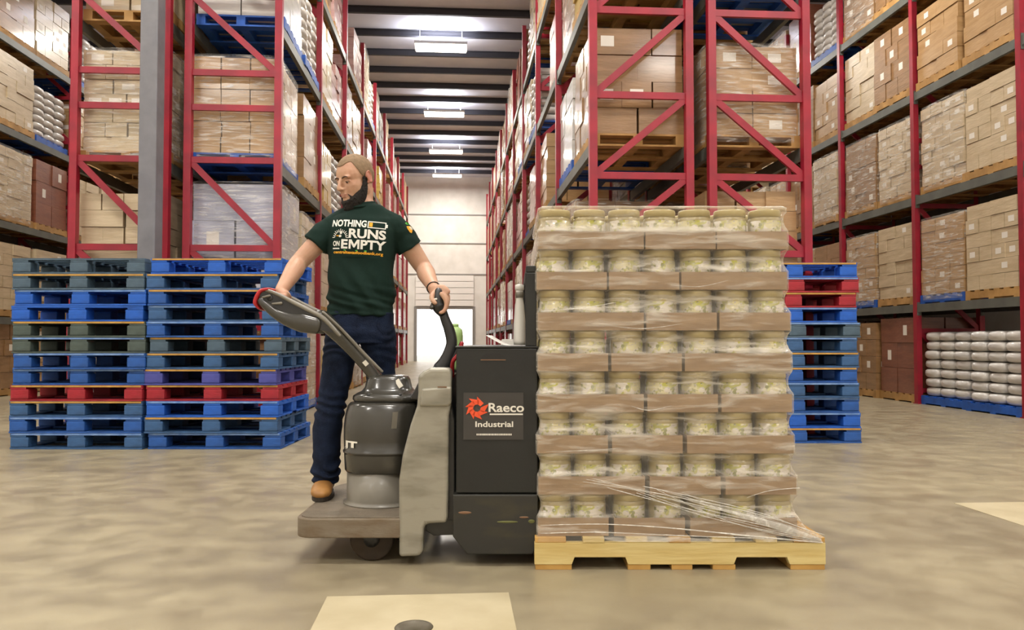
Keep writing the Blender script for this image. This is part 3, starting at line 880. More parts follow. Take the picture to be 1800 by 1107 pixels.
# silver guard plates
gp = [(735, 660), (744, 652), (756, 646), (792, 646), (794, 655), (793, 712), (789, 730), (788, 905), (786, 916), (750, 918), (746, 926), (744, 966), (738, 974), (703, 975), (702, 843), (708, 800), (722, 745), (733, 713), (735, 690)]
gpo = [(u42(x), z42(y)) for x, y in gp]
for nm, a, b in (('near', V0, V0 + .085), ('far', V1 - .085, V1)):
    g = tk.part('side_guard', MB().prism(gpo, 'v', a, b), M['tsilver'], bevel=.014, seg=3)
    if nm == 'near':
        tk.part('guard_band', MB().prism([(u42(x), z42(y)) for x, y in [(742, 682), (794, 678), (794, 708), (789, 713), (738, 713)]], 'v', V0 - .012, V0 + .02), M['tsilver'], parent=g, bevel=.009)
        tk.part('red_scrape', MB().box(u42(770), u42(786), V0 - .0135, V0 - .011, z42(680), z42(678)), M['rust'], parent=g)
# dark body between the guards
tk.part('chassis', MB().prism([(u42(752), z42(916)), (u42(752), z42(690)), (u42(790), z42(662)), (u42(792), z42(700)), (u42(799), z42(740)), (u42(799), z42(916))], 'v', V0 + .05, V1 - .05), M['tblk'], bevel=.006)
tk.part('hinge_bracket', MB().prism([(-.45, .70), (-.40, .80), (-.36, .84), (-.35, .80), (-.36, .69)], 'v', 3.52, 3.95), M['tblk'], bevel=.006)
tk.part('link_frame', MB().prism([(u42(744), z42(914)), (u42(806), z42(914)), (u42(812), z42(944)), (u42(760), z42(946)), (u42(744), z42(936))], 'v', V0 + .08, V1 - .08), M['tblk'], bevel=.004)
# wheels under the platform
for v in (V0 + .07, V1 - .12):
    q = MB(); q.cyl((-.61, v, .096), (-.61, v + .055, .096), .0955, 36)
    wh = tk.part('caster_wheel', q, M['wheel'], bevel=.008)
    tk.part('wheel_hub', MB().cyl((-.61, v - .006, .096), (-.61, v + .06, .096), .035, 20), M['tblk'], parent=wh)
q = MB(); q.cyl((-.50, 3.82, .09), (-.50, 3.92, .09), .0895, 36); tk.part('drive_wheel', q, M['wheel'])
# tiller arm
a = at(662, 662, 3.79); b = at(568, 562, 3.72)
arm = tk.part('tiller_arm', MB().limb([a, at(636, 630, 3.775), at(600, 592, 3.75), b, at(552, 560, 3.70)], [(.050, .030), (.045, .032), (.045, .034), (.055, .042), (.06, .04)], ref=(0, 1, 0), exp=3, sub=6), M['tblk' if False else 'tgrey'])
tk.part('arm_rim', MB().limb([at(672, 652, 3.73), at(638, 618, 3.72), at(600, 578, 3.70), at(568, 549, 3.67)], [.006, .007, .007, .008], sub=5), M['tcyl'], parent=arm)
tk.part('warning_label', MB().bar(at(640, 634, 3.728), at(646, 641, 3.73), .02, .004, up=(0, -1, 0)), M['white'], parent=arm)
# tiller head: two side cheeks, rails, lower guard, red reverse button
HV0, HV1 = 3.595, 3.785
def hp(px, py): return uz(px, py, 3.64)
cheek = [hp(*p) for p in [(461, 512), (480, 511), (520, 533), (572, 560), (594, 586), (572, 581), (548, 577), (520, 566), (496, 552), (476, 536), (458, 528)]]
hd = tk.part('tiller_head', MB().prism(cheek, 'v', HV0 + .012, HV0 + .022), M['tblk'], bevel=.003)
tk.part('head_cheek', MB().prism(cheek, 'v', HV1 - .022, HV1 - .012), M['tblk'], parent=hd, bevel=.003)
for v in (HV0 + .012, HV1 - .012):
    pts = [(472, 510), (495, 519), (520, 532), (548, 546), (572, 560), (600, 589)]
    tk.part('head_rail', MB().limb([(hp(*p)[0], v, hp(*p)[1]) for p in pts], [.0085, .009, .0095, .010, .011, .007], sub=4), M['tcyl'], parent=hd)
low = [(461, 528), (470, 536), (490, 552), (512, 562), (535, 567), (560, 572)]
for s_, v in ((1, HV0 + .018), (-1, HV1 - .018)):
    tk.part('lower_grip', MB().limb([(hp(*p)[0], v, hp(*p)[1]) for p in low], [(.014, .017), (.018, .02), (.02, .024), (.024, .033), (.026, .045), (.02, .038)], ref=(0, 1, 0), sub=4, exp=2.3), M['tgrey'], parent=hd)
tk.part('head_bridge', MB().limb([(hp(540, 568)[0], HV0 + .03, hp(540, 568)[1]), (hp(540, 568)[0], HV1 - .03, hp(540, 568)[1])], [(.05, .028)] * 2, ref=(1, 0, -.3), exp=2.6), M['tgrey'], parent=hd)
cr = hp(474, 524)
tk.part('cross_grip', MB().cyl((cr[0] + .01, HV0 + .01, cr[1]), (cr[0] + .01, HV1 - .01, cr[1]), .014), M['tblk'], parent=hd)
tk.part('thumb_lever', MB().limb([(hp(478, 520)[0], HV0 + .004, hp(478, 520)[1]), (hp(466, 523)[0], HV0 + .0, hp(466, 523)[1])], [.006, .004]), M['tcyl'], parent=hd)
tk.part('thumb_lever', MB().limb([(hp(498, 533)[0], HV0 + .004, hp(498, 533)[1]), (hp(484, 534)[0], HV0 + .0, hp(484, 534)[1])], [.007, .004]), M['tcyl'], parent=hd)
redp = [(474, 508), (462, 511), (455, 521), (452, 533), (458, 543)]
q = MB()
rr_ = []
for p in redp:
    c = hp(*p); rr_.append((c[0], (HV0 + HV1) / 2, c[1]))
q.limb(rr_, [((HV1 - HV0) / 2, .008), ((HV1 - HV0) / 2, .011), ((HV1 - HV0) / 2, .012), ((HV1 - HV0) / 2, .011), ((HV1 - HV0) / 2 - .02, .006)], ref=(0, 1, 0), exp=4, sub=4, n=28)
tk.part('reverse_button', q, M['tred'], parent=hd)
# grab bar with its control head
gb = [(776, 648), (786, 632), (794, 604), (790, 580), (783, 562), (776, 540)]
gbar = tk.part('grab_bar', MB().limb([at(x, y, 3.74) for x, y in gb], [(.028, .040), (.026, .034), (.025, .026), (.025, .025), (.023, .022), (.022, .02)], ref=(0, 1, 0), exp=2.6, sub=5), M['tblk'])
GH = at(768, 532, 3.735)
tk.part('control_head', MB().limb([at(777, 548, 3.735), at(771, 538, 3.735), at(770, 524, 3.735), at(771, 512, 3.74)], [(.03, .024), (.042, .031), (.036, .023), (.032, .018)], ref=(0, 1, 0), exp=2.4, sub=5), M['tblk'], parent=gbar)
tk.part('control_head', MB().limb([at(759, 540, 3.70), at(764, 534, 3.72), at(770, 530, 3.735)], [.010, .017, .017], sub=4), M['tgrey'], parent=gbar)
tk.part('thumb_button', MB().limb([at(757, 527, 3.695), at(767, 525, 3.70)], [.004, .005]), M['white'], parent=gbar)
# battery case
bx0, bx1 = u42(802), u42(945)
bz0, bz1 = z42(865), z42(611)
bat = tk.part('battery_case', MB().box(bx0, bx1, V0, V1, bz0 + .001, bz1), M['tblack'], bevel=.006)
lid_ = tk.part('case_lid', MB().box(bx0 - .004, bx1 + .001, V0 - .004, V1 + .004, bz1, bz1 + .008), M['tblack'], parent=bat, bevel=.002)
sl = [(uz(x, y, V0)) for x, y in [(845, 631), (848, 624), (856, 620), (878, 620), (886, 624), (889, 631)]]
tk.part('handle_slot', MB().prism(sl, 'v', V0 - .0015, V0 + .004), M['dark'], parent=bat)  # flat dark plate painted as the shade inside the recessed slot
tk.part('slot_edge', MB().box(sl[0][0], sl[-1][0], V0 - .004, V0 + .001, sl[0][1] - .004, sl[0][1]), M['rust'], parent=bat)
sx0, sx1, sz0, sz1 = u42(815), u42(920), z42(771), z42(689)
sg = tk.part('sign_panel', MB().box(sx0, sx1, V0 - .004, V0 + .001, sz0, sz1), M['sign'], parent=bat)
# burst emblem with broad petals round an open centre
ec = (u42(838.5), z42(716)); q = MB()
angs = [35, 75, 120, 158, 200, 240, 285, 325]
for i, an in enumerate(angs):
    a = R(an); a2 = R(an + 34); a3 = R(an + 52)
    r0 = .017; r1 = .036; r2 = .054 if i % 2 else .050
    pts = [(r0, a - .15), (r0, a3 - .15), (r1 * .9, a3), (r2, a2 + .35), (r1, a)]
    q.prism([(ec[0] + r * math.cos(t), ec[1] + r * .98 * math.sin(t)) for r, t in pts], 'v', V0 - .006, V0 - .004)
tk.part('sign_emblem', q, M['orange'], parent=bat)
def sign_text(s, x0, x1, y0, y1, bold=.02):
    v_, f_ = fit_text(s, u42(x0), u42(x1), z42(y1), z42(y0), bold)
    q = MB().add([(x, V0 - .0062, z) for x, z in v_], f_); return q
q = sign_text('Raeco', 859, 921, 707, 723); tk.part('sign_lettering', q, M['white'], parent=bat)
tk.part('sign_underline', MB().box(u42(861), u42(919), V0 - .006, V0 - .004, z42(728), z42(725.5)), M['white'], parent=bat)
q = sign_text('Industrial', 836, 902, 739, 749); tk.part('sign_lettering', q, M['white'], parent=bat)
q = MB(); 
xx = 838
rs_ = random.Random(2)
while xx < 900:
    wd = rs_.choice([1.2, 1.8, 2.2]); q.box(u42(xx), u42(xx + wd), V0 - .006, V0 - .004, z42(763.5), z42(760.5)); xx += wd + .8
tk.part('sign_small_print', q, M['white'], parent=bat)
sk = [(797, 866), (945, 866), (945, 952), (936, 969), (822, 969), (797, 938)]
skirt = tk.part('battery_skirt', MB().prism([(u42(x), z42(y)) for x, y in sk], 'v', V0 - .012, V1 + .012), M['tskirt'], bevel=.005)
tk.part('scrape_mark', MB().ell((u42(818), V0 - .012, z42(897)), (.028, .002, .006)), M['rust'], parent=skirt)
tk.part('scrape_mark', MB().ell((u42(921), V0 - .012, z42(905)), (.02, .002, .004)), M['rust'], parent=skirt)
tk.part('scrape_mark', MB().ell((u42(892), V0 - .012, z42(913)), (.045, .002, .005)), M['yellow'], parent=skirt)
tk.part('scrape_mark', MB().ell((u42(934), V0 - .012, z42(912)), (.014, .002, .008)), M['yellow'], parent=skirt)
# load backrest
b0, b1 = u42(924), u42(942)
br = tk.part('load_backrest', MB().box(bx1 - .052, bx1 - .004, V0 + .0, V0 + .06, bz1 + .008, z42(478)).box(bx1 - .052, bx1 - .004, V1 - .06, V1, bz1 + .008, z42(478)).box(bx1 - .05, bx1 - .006, V0, V1, z42(478), z42(466)), M['tblack'], bevel=.004)
for v in (3.62, 3.82, 4.02, 4.2): tk.part('backrest_bar', MB().box(bx1 - .036, bx1 - .02, v, v + .02, bz1 + .008, z42(479)), M['tblk'], parent=br)
# forks under the pallet
for v in (3.56, 4.02):
    tk.part('fork', MB().box(bx1 - .0, 1.25, v, v + .165, .058, .100).prism([(bx1 - .02, .05), (bx1 + .0, .05), (bx1 + .0, .10), (bx1 - .02, .25)], 'v', v, v + .165), M['tblk'], bevel=.003)
# power cables between guard and case
tk.part('power_cable', MB().limb([(-.265, 3.55, .80), (-.262, 3.52, .86), (-.245, 3.50, .885), (-.235, 3.5, .90), (-.22, 3.5, .945)], [.009] * 5, sub=5), M['cable'])
tk.part('power_cable', MB().limb([(-.275, 3.60, .78), (-.27, 3.6, .85), (-.25, 3.58, .90), (-.225, 3.56, .947)], [.009] * 4, sub=5), M['tblk'])
# things lying on the battery case
ZT = bz1 + .0085
pp = Thing('paper_sheet', 'curled white paper lying on top of the black battery case', 'paper', (.0, 3.6, ZT))
vs = []; fs = []; n = 16
for i in range(n + 1):
    t = i / n; x = -.115 + .20 * t
    z = ZT + .0012 + .045 * max(0, (1 - t * 2.2)) ** 1.3
    for vv in (3.50, 3.72): vs.append((x + (vv - 3.5) * .1, vv, z + (.006 * math.sin(t * 9) * (vv - 3.5) * 4 if t > .5 else 0) * 0))
for i in range(n): a = i * 2; fs += [(a, a + 2, a + 3, a + 1)]
q = MB().add(vs, fs, True); po = pp.part('sheet', q, M['paper'])
sd = po.modifiers.new('s', 'SOLIDIFY'); sd.thickness = .0008; sd.offset = 1
pk = Thing('paper_stack', 'small stack of white papers on the battery case beside the backrest', 'papers', (.02, 3.9, ZT))
q = MB()
for i in range(6): q.box(-.055 + .003 * (i % 3), .052 + .003 * (i % 2), 3.84 + .002 * i, 4.06 - .002 * (i % 3), ZT + .0005 + i * .005, ZT + .005 + i * .005)
pk.part('sheets', q, M['paper'])
bt_ = Thing('spray_bottle', 'clear plastic bottle with a grey collar hanging on the backrest post', 'bottle', (.035, 3.80, 0))
M['clear'] = mat('hazy_plastic', 'cfccc4', .3, coat=.5)
q = MB(); q.lathe([(.010, ZT + .0), (.026, ZT + .002), (.030, ZT + .02), (.028, ZT + .10), (.022, ZT + .19), (.017, ZT + .22), (.017, ZT + .26)], .036, 3.76, 24); bb = bt_.part('bottle_body', q, M['clear'])
q = MB(); q.lathe([(.019, ZT + .225), (.019, ZT + .25), (.017, ZT + .252)], .036, 3.76, 24); bt_.part('collar', q, M['tcyl'], parent=bb)
q = MB(); q.lathe([(.018, ZT + .26), (.022, ZT + .265), (.022, ZT + .285), (.01, ZT + .29)], .036, 3.76, 24); bt_.part('cap', q, M['clear'])
bt_.o['label'] = 'hazy plastic bottle with a grey collar standing on the battery case by the backrest'
ZJ = .812
tk.part('rear_bracket', MB().box(-.345, -.243, 3.93, 4.07, ZJ - .012, ZJ - .0005).box(-.345, -.30, 3.95, 4.05, .70, ZJ - .012), M['tblk'])
gt = Thing('green_jug', 'pale green plastic jug standing behind the black grab bar', 'jug', (-.285, 4.0, ZJ))
q = MB(); gu = -.286
q.lathe([(.034, ZJ + .0), (.038, ZJ + .004), (.040, ZJ + .015), (.040, ZJ + .17), (.036, ZJ + .20), (.018, ZJ + .215)], gu, 4.0, 24, exp=3); gt.part('jug_body', q, M['green'])
q = MB(); q.lathe([(.018, ZJ + .213), (.018, ZJ + .228), (.012, ZJ + .23)], gu, 4.0, 20); gt.part('cap', q, M['green'])
# ------------------------------------------------------------ the man
M['skin'] = mat('skin', 'c79f85', .5, c2='bd9076', nscale=12, sss=.12, bump=.03, bscale=200)
M['lips'] = mat('lips', 'b98674', .5)
M['ear'] = mat('ear_skin', 'b97c68', .5, sss=.15)
M['hair'] = mat('buzzed_hair', '8f765a', .8, c2='7d664c', nscale=60, bump=.4, bscale=400)
M['hairs'] = mat('faded_stubble', '9b7f63', .8, c2='8a7056', nscale=60, bump=.3, bscale=400)
M['beard'] = mat('dark_beard', '17110d', .85, c2='241a13', nscale=70, bump=1, bscale=260)
M['brow'] = mat('eyebrow_hair', '4a3324', .8)
M['shirt'] = mat('green_cotton', '172c26', .9, c2='13251f', nscale=4, bump=.12, bscale=300, spec=.2)
M['denim'] = mat('dark_denim', '131c30', .85, c2='1a263e', nscale=22, bump=.3, bscale=180, spec=.2, ramp=(.4, .75))
M['boot'] = mat('tan_boot_leather', 'a9793f', .5, c2='8d6231', nscale=14, bump=.1, bscale=60)
M['bootd'] = mat('brown_boot_shaft', '55351f', .6, c2='432817', nscale=12)
M['sole'] = mat('boot_sole', '2b241d', .7)
M['print'] = mat('white_shirt_print', 'e6e4dc', .7)
M['gold'] = mat('gold_shirt_print', 'e3a21f', .7)
M['pgreen'] = mat('green_shirt_print', '4fa53c', .7)
M['eyew'] = mat('eye_white', 'd8d0c8', .25)
M['iris'] = mat('iris_brown', '2b1a12', .2)

BV = 3.95
man = Thing('person', 'bearded man in dark green t-shirt and jeans standing on the grey pallet truck', 'person', (-.76, 3.95, PT))
# head frame: turned to his right and tilted down
hc = Vector((-.780, 3.93, 1.755))
yaw = R(-40); pit = R(17)
Hm = Matrix.Rotation(yaw, 3, 'Z') @ Matrix.Rotation(math.pi, 3, 'Z') @ Matrix.Rotation(-pit, 3, 'X')
def H(x, y, z): return hc + Hm @ Vector((x, y, z))
# in the head frame +y is the face, +z up
Hi = Hm.inverted()
body = MB()
def hell(c, r, rot=None, mb=None):
    MM = Hm if rot is None else Hm @ rot
    (mb or body).ell(H(*c), r, M=MM)
hell((0, -.012, .040), (.076, .096, .084))
hell((0, -.045, .020), (.070, .062, .075))
hell((0, .018, .030), (.070, .072, .070))
hell((0, .026, -.026), (.066, .062, .080))
hell((0, .040, -.070), (.047, .048, .050))
hell((0, .072, -.098), (.026, .020, .020))
for s_ in (-1, 1):
    hell((s_ * .036, .044, -.024), (.026, .026, .030))
    hell((s_ * .027, .073, .020), (.028, .014, .011))
    hell((s_ * .056, .0, -.055), (.016, .034, .030))
    hell((s_ * .031, .074, -.001), (.016, .011, .006))
body.limb([H(0, .084, .018), H(0, .094, .002), H(0, .104, -.018), H(0, .108, -.030)], [.0075, .0085, .011, .0125], n=14)
for s_ in (-1, 1): hell((s_ * .0125, .096, -.034), (.0085, .011, .0085))
hell((0, .086, -.050), (.022, .012, .012))
hell((0, .0905, -.0605), (.022, .0095, .0048)); hell((0, .0885, -.0710), (.020, .0095, .0056))
hell((0, .080, -.085), (.024, .012, .012))
# ears
for s_ in (-1, 1):
    ro = Matrix.Rotation(R(-s_ * 24), 3, 'Z') @ Matrix.Rotation(R(-12), 3, 'X')
    hell((s_ * .0835, -.020, .001), (.0050, .018, .028), ro)
    pts = [H(s_ * (.082 + .008 * math.sin(t) ** 2), -.020 + .017 * math.cos(t) * -1, .001 + .028 * math.sin(t)) for t in [R(a) for a in range(-70, 200, 30)]]
    body.limb(pts, [.0045] * len(pts), n=8, sub=2)
    hell((s_ * .0815, -.012, -.024), (.006, .008, .009))
# neck, from the skull down to the shoulders
NB = Vector((-.735, 3.96, 1.60))
body.limb([H(0, -.030, -.010), H(0, -.030, -.060), (-.755, 3.955, 1.655), (-.745, 3.96, 1.61), (-.745, 3.96, 1.56)], [.052, .056, .061, .072, .10], n=24)
TC = -.748
body.limb([(TC, 3.95, 1.02), (TC, 3.95, 1.2), (TC, 3.95, 1.4), (TC, 3.955, 1.52), (TC, 3.96, 1.585)], [(.13, .08), (.13, .085), (.13, .09), (.12, .07), (.08, .05)], ref=(1, 0, 0), n=28)
# arms
RS = Vector((-.880, 3.955, 1.535)); RE = Vector((-1.045, 3.91, 1.345)); RW = Vector((-1.082, 3.72, 1.188))
LS = Vector((-.585, 3.955, 1.535)); LE = Vector((-.447, 4.00, 1.325)); LW = Vector((-.372, 3.775, 1.205))
body.limb([RS, RS.lerp(RE, .5), RE, RE.lerp(RW, .3), RE.lerp(RW, .75), RW], [.042, .050, .043, .046, .034, .028], n=20, sub=4)
body.limb([LS, LS.lerp(LE, .5), LE, LE.lerp(LW, .3), LE.lerp(LW, .75), LW], [.042, .051, .043, .046, .034, .028], n=20, sub=4)
# legs inside the jeans
body.limb([(-.835, 3.95, 1.03), (-.872, 3.90, .66), (-.912, 3.92, .30)], [.075, .05, .04]); body.limb([(-.665, 3.96, 1.03), (-.655, 4.03, .66), (-.655, 4.09, .30)], [.075, .05, .04])
# right hand: closed over the cross grip of the tiller, palm down, fingers over the far side
G = Vector((cr[0] + .01, 0, cr[1]))
pk_ = Vector((G.x + .024, 3.695, G.z + .010))
body.limb([RW, Vector((G.x + .048, 3.705, G.z + .014)), pk_], [(.026, .022), (.036, .020), (.040, .015)], ref=(0, 1, 0), n=20, exp=2.5)
for i, (dv, ln) in enumerate(((-.034, .95), (-.011, 1.0), (.012, .96), (.034, .85))):
    v = 3.695 + dv
    body.limb([Vector((G.x + .022, v, G.z + .012)), Vector((G.x - .010, v, G.z + .018 * ln)), Vector((G.x - .026, v, G.z + .004)), Vector((G.x - .014, v, G.z - .021)), Vector((G.x + .006, v, G.z - .026))], [.0105, .0098, .009, .0085, .0075], n=12, sub=3)
body.limb([Vector((G.x + .048, 3.665, G.z + .008)), Vector((G.x + .030, 3.645, G.z + .012)), Vector((G.x + .010, 3.643, G.z - .012)), Vector((G.x - .004, 3.650, G.z - .022))], [.013, .012, .0105, .009], n=12)
# left hand: over the control head of the grab bar
g0 = at(771, 516, 3.74)
K = lambda px, py, v: at(px, py, v)
body.limb([LW, K(767, 513, 3.765), K(774, 513, 3.755), K(780, 519, 3.752)], [(.024, .026), (.022, .034), (.018, .040), (.014, .040)], ref=(0, 1, 0), n=20, exp=2.5)
for i, v in enumerate((3.712, 3.736, 3.760, 3.783)):
    s_ = (3.0, 1.0, -2.5, -6.0)[i]; q_ = (-1.5, 0, 1, 1.5)[i]
    body.limb([K(776, 515 + s_ * .5, v), K(784 + q_, 522 + s_, v), K(786 + q_, 533 + s_, v - .004), K(782 + q_, 543 + s_, v - .008), K(776 + q_, 546 + s_, v - .01)], [.0125, .0118, .0108, .0100, .0088], n=12)
body.limb([K(767, 512, 3.745), K(760, 518, 3.715), K(759.5, 526, 3.700), K(765, 532, 3.694)], [.0150, .0138, .0122, .0102], n=12)
# eyes are pressed in after the surface is grown
EY = [H(s_ * .0315, .079, .004) for s_ in (-1, 1)]
def face_disp(co, nn):
    for e in EY:
        d = (co - e).length
        if d < .03: co = co - (Hm @ Vector((0, 1, 0))) * (.0085 * math.exp(-(d / .011) ** 2))
    return co
bme = remeshed('body', body, .0034, 7, face_disp)
bme.materials.append(M['skin']); bme.materials.append(M['lips']); bme.materials.append(M['ear'])
for p in bme.polygons:
    l = Hi @ (p.center - hc)
    if abs(l.x) < .024 and l.y > .086 and -.0765 < l.z < -.0555 and (abs(l.x) / .024) ** 2 + ((l.z + .066) / .0105) ** 2 < 1: p.material_index = 1
    elif abs(l.x) > .0765 and -.045 < l.y < .015 and -.04 < l.z < .04: p.material_index = 2
sb_face = BVHTree.FromPolygons([v.co.copy() for v in bme.vertices], [tuple(p.vertices) for p in bme.polygons])
for v in bme.vertices: v.co -= Vector(man.base)
bo = link('body', bme, man.o)
# moustache stubble, eyes, lids, brows
for s_ in (-1, 1):
    e = MB().ell(H(s_ * .0315, .0710, -.0010), (.0105, .0105, .0095), M=Hm); eo = man.part('eye', e, M['eyew'])
    man.part('iris', MB().ell(H(s_ * .0315 - .001, .0785, -.0055), (.0048, .0042, .0042), M=Hm), M['iris'], parent=eo)
    lid2 = MB()
    lid2.limb([H(s_ * .0315 - .014, .0735, .0010), H(s_ * .0315 - .006, .0785, .0035), H(s_ * .0315 + .006, .0785, .0035), H(s_ * .0315 + .014, .0735, .0010)], [(.0025, .0036), (.0038, .0062), (.0038, .0062), (.0025, .0036)], ref=tuple(Hm @ Vector((0, 1, 0))), n=10)
    man.part('eyelid', lid2, M['skin'])
    lash = MB().limb([H(s_ * .0315 - .0135, .0765, -.0028), H(s_ * .0315, .0825, -.0022), H(s_ * .0315 + .0135, .0765, -.0028)], [.0007, .0012, .0007], n=6)
    man.part('eyelash', lash, M['brow'])
    br_ = MB(); w_ = []
    for (bx, bz) in ((.012, .0175), (.017, .0198), (.022, .0215), (.0275, .0228), (.033, .0232), (.0385, .0225), (.044, .0205), (.048, .018)):
        hcp = sb_face.ray_cast(H(s_ * bx, .2, bz), (Hm @ Vector((0, -1, 0))))
        w_.append((hcp[0] if hcp[0] is not None else H(s_ * bx, .085, bz)) + Hm @ Vector((0, .0006, 0)))
    br_.limb(w_, [(.0018, .0026), (.002, .0034), (.002, .0038), (.002, .0040), (.002, .0038), (.002, .0034), (.002, .0027), (.0015, .0016)], ref=tuple(Hm @ Vector((0, 1, 0))), n=10)
    man.part('eyebrow', br_, M['brow'])
bvh = BVHTree.FromPolygons([v.co.copy() for v in bme.vertices], [tuple(p.vertices) for p in bme.polygons])
# buzzed hair: a thin cap following the skull down to the hairline
def hair_shell(name, m, test, off):
    keep = []; idx = {}; vs = []; fs = []
    base = Vector(man.base)
    for p in bme.polygons:
        l = Hi @ (p.center - hc + base)
        if not test(l): continue
        f = []
        for vi in p.vertices:
            if vi not in idx:
                idx[vi] = len(vs); v = bme.vertices[vi]; vs.append(v.co + v.normal * off)
            f.append(idx[vi])
        fs.append(tuple(f))
    me = bpy.data.meshes.new(name); me.from_pydata(vs, [], fs); me.materials.append(m)
    for p in me.polygons: p.use_smooth = True
    o = link(name, me, man.o)
    sm = o.modifiers.new('m', 'SMOOTH'); sm.factor = .5; sm.iterations = 8
    sd = o.modifiers.new('s', 'SOLIDIFY'); sd.thickness = off + .002; sd.offset = -1
    return o
def is_ear(l): return abs(l.x) > .0755 and l.y > -.045 and l.z < .038 and l.y < .02
def hairline(l):
    if l.z < -.055: return False
    if is_ear(l): return False
    if l.y > .02:                      # forehead with receding temples
        line = .074 + .013 * math.exp(-((abs(l.x) - .042) / .016) ** 2) + (.0 if l.y > .04 else -.045 * (1 - (l.y - .02) / .02))
        return l.z > line
    if l.y > -.018: return l.z > .008 + max(0, l.y) * .9
    return l.z > -.028
hair_shell('hair', M['hair'], hairline, .0030)
# beard
bd = MB()
def bell(c, r, rot=None): bd.ell(H(*c), r, M=Hm if rot is None else Hm @ rot)
for s_ in (-1, 1):
    bd.limb([H(s_ * .0715, .000, .004), H(s_ * .0725, .002, -.020), H(s_ * .068, .010, -.048), H(s_ * .060, .024, -.078), H(s_ * .046, .046, -.105), H(s_ * .022, .068, -.122), H(0, .076, -.126)],
            [(.006, .010), (.008, .014), (.011, .020), (.015, .026), (.019, .028), (.021, .028), (.022, .028)], n=16, ref=tuple(Hm @ Vector((1, 0, 0))))
    bd.limb([H(s_ * .050, .036, -.060), H(s_ * .042, .058, -.082), H(s_ * .024, .080, -.097), H(0, .088, -.102)], [(.010, .016), (.012, .017), (.012, .013), (.012, .012)], n=14)
    bd.limb([H(s_ * .026, .0845, -.062), H(s_ * .032, .078, -.072), H(s_ * .034, .072, -.084)], [.003, .004, .007], n=10)
bell((0, .060, -.128), (.042, .040, .026)); bell((0, .020, -.112), (.050, .050, .030))
bme2 = remeshed('beard', bd, .0035, 2, lambda co, nn: co + nn * (.0022 * noise.noise(co * 110) + .0012 * noise.noise(co * 260)))
for v in bme2.vertices: v.co -= Vector(man.base)
bme2.materials.append(M['beard']); link('beard', bme2, man.o)

# t-shirt
sh = MB()
sec = [(1.078, -.750, .170, .118), (1.13, -.750, .168, .120), (1.22, -.748, .161, .116), (1.32, -.748, .162, .118), (1.42, -.744, .168, .124), (1.50, -.740, .172, .120), (1.555, -.738, .160, .100), (1.592, -.738, .125, .082), (1.622, -.742, .082, .070)]
sh.limb([(u, BV + (.005 if z > 1.5 else 0), z) for z, u, a, b in sec], [(a, b) for z, u, a, b in sec], ref=(1, 0, 0), exp=2.35, n=40, caps=False, sub=4)
sh.limb([(-.742, 3.955, 1.585), (-.752, 3.950, 1.640)], [(.082, .072), (.074, .066)], ref=(1, 0, 0), n=28, caps=False)
RSE = RS.lerp(RE, .50) + Vector((.0, 0, 0)); LSE = LS.lerp(LE, .50)
sh.limb([Vector((-.85, 3.955, 1.525)), RS + Vector((-.002, 0, -.014)), RS.lerp(RE, .30), RS.lerp(RE, .56)], [.066, .066, .066, .070], n=24, caps=False)
sh.limb([Vector((-.615, 3.955, 1.525)), LS + Vector((.002, 0, -.014)), LS.lerp(LE, .30), LS.lerp(LE, .56)], [.066, .066, .066, .070], n=24, caps=False)
sh.limb([(-.745, 3.958, 1.597), (-.82, 3.957, 1.566), (-.885, 3.955, 1.530)], [.060, .058, .058], n=20); sh.limb([(-.742, 3.958, 1.597), (-.66, 3.957, 1.566), (-.582, 3.955, 1.530)], [.060, .058, .058], n=20)
def shirt_disp(co, nn):
    # drapes run diagonally from the chest to the left hip, gathers above the hem
    z = co.z; x = co.x
    low = max(0, min(1, (1.36 - z) / .22))
    d = .024 * low * noise.noise(((x * 1.0 + z * .62) * 17, (z - x * .4) * 3.2, co.y * 5))
    d += .009 * noise.noise(((x + z * .3) * 9, z * 6, co.y * 9 + 3))
    gat = math.exp(-((z - 1.155) / .06) ** 2)
    d += .018 * gat * noise.noise((x * 7, z * 34 + x * 10, 2))
    d += .004 * math.exp(-((z - 1.085) / .012) ** 2)
    arm = 1 if (x < -.90 or x > -.56) and z > 1.38 else 0
    d += arm * .006 * noise.noise((x * 16, z * 28, co.y * 10))
    if z > 1.36 and not arm: d *= .45
    return co + nn * d
sme = remeshed('t_shirt', sh, .0045, 5, shirt_disp)
sbvh = BVHTree.FromPolygons([v.co.copy() for v in sme.vertices], [tuple(p.vertices) for p in sme.polygons])
for v in sme.vertices: v.co -= Vector(man.base)
sme.materials.append(M['shirt']); so = link('t_shirt', sme, man.o)
# collar rib
cl = MB(); pts = []
for i in range(25):
    t = 2 * math.pi * i / 24
    pts.append(Vector((-.755 + .076 * math.cos(t), 3.950 + .070 * math.sin(t), 1.626 + .012 * math.sin(t) + .006 * math.cos(t))))
cl.limb(pts, [(.006, .008)] * 25, n=10, caps=False, sub=2)
man.part('collar', cl, M['shirt'], parent=so)

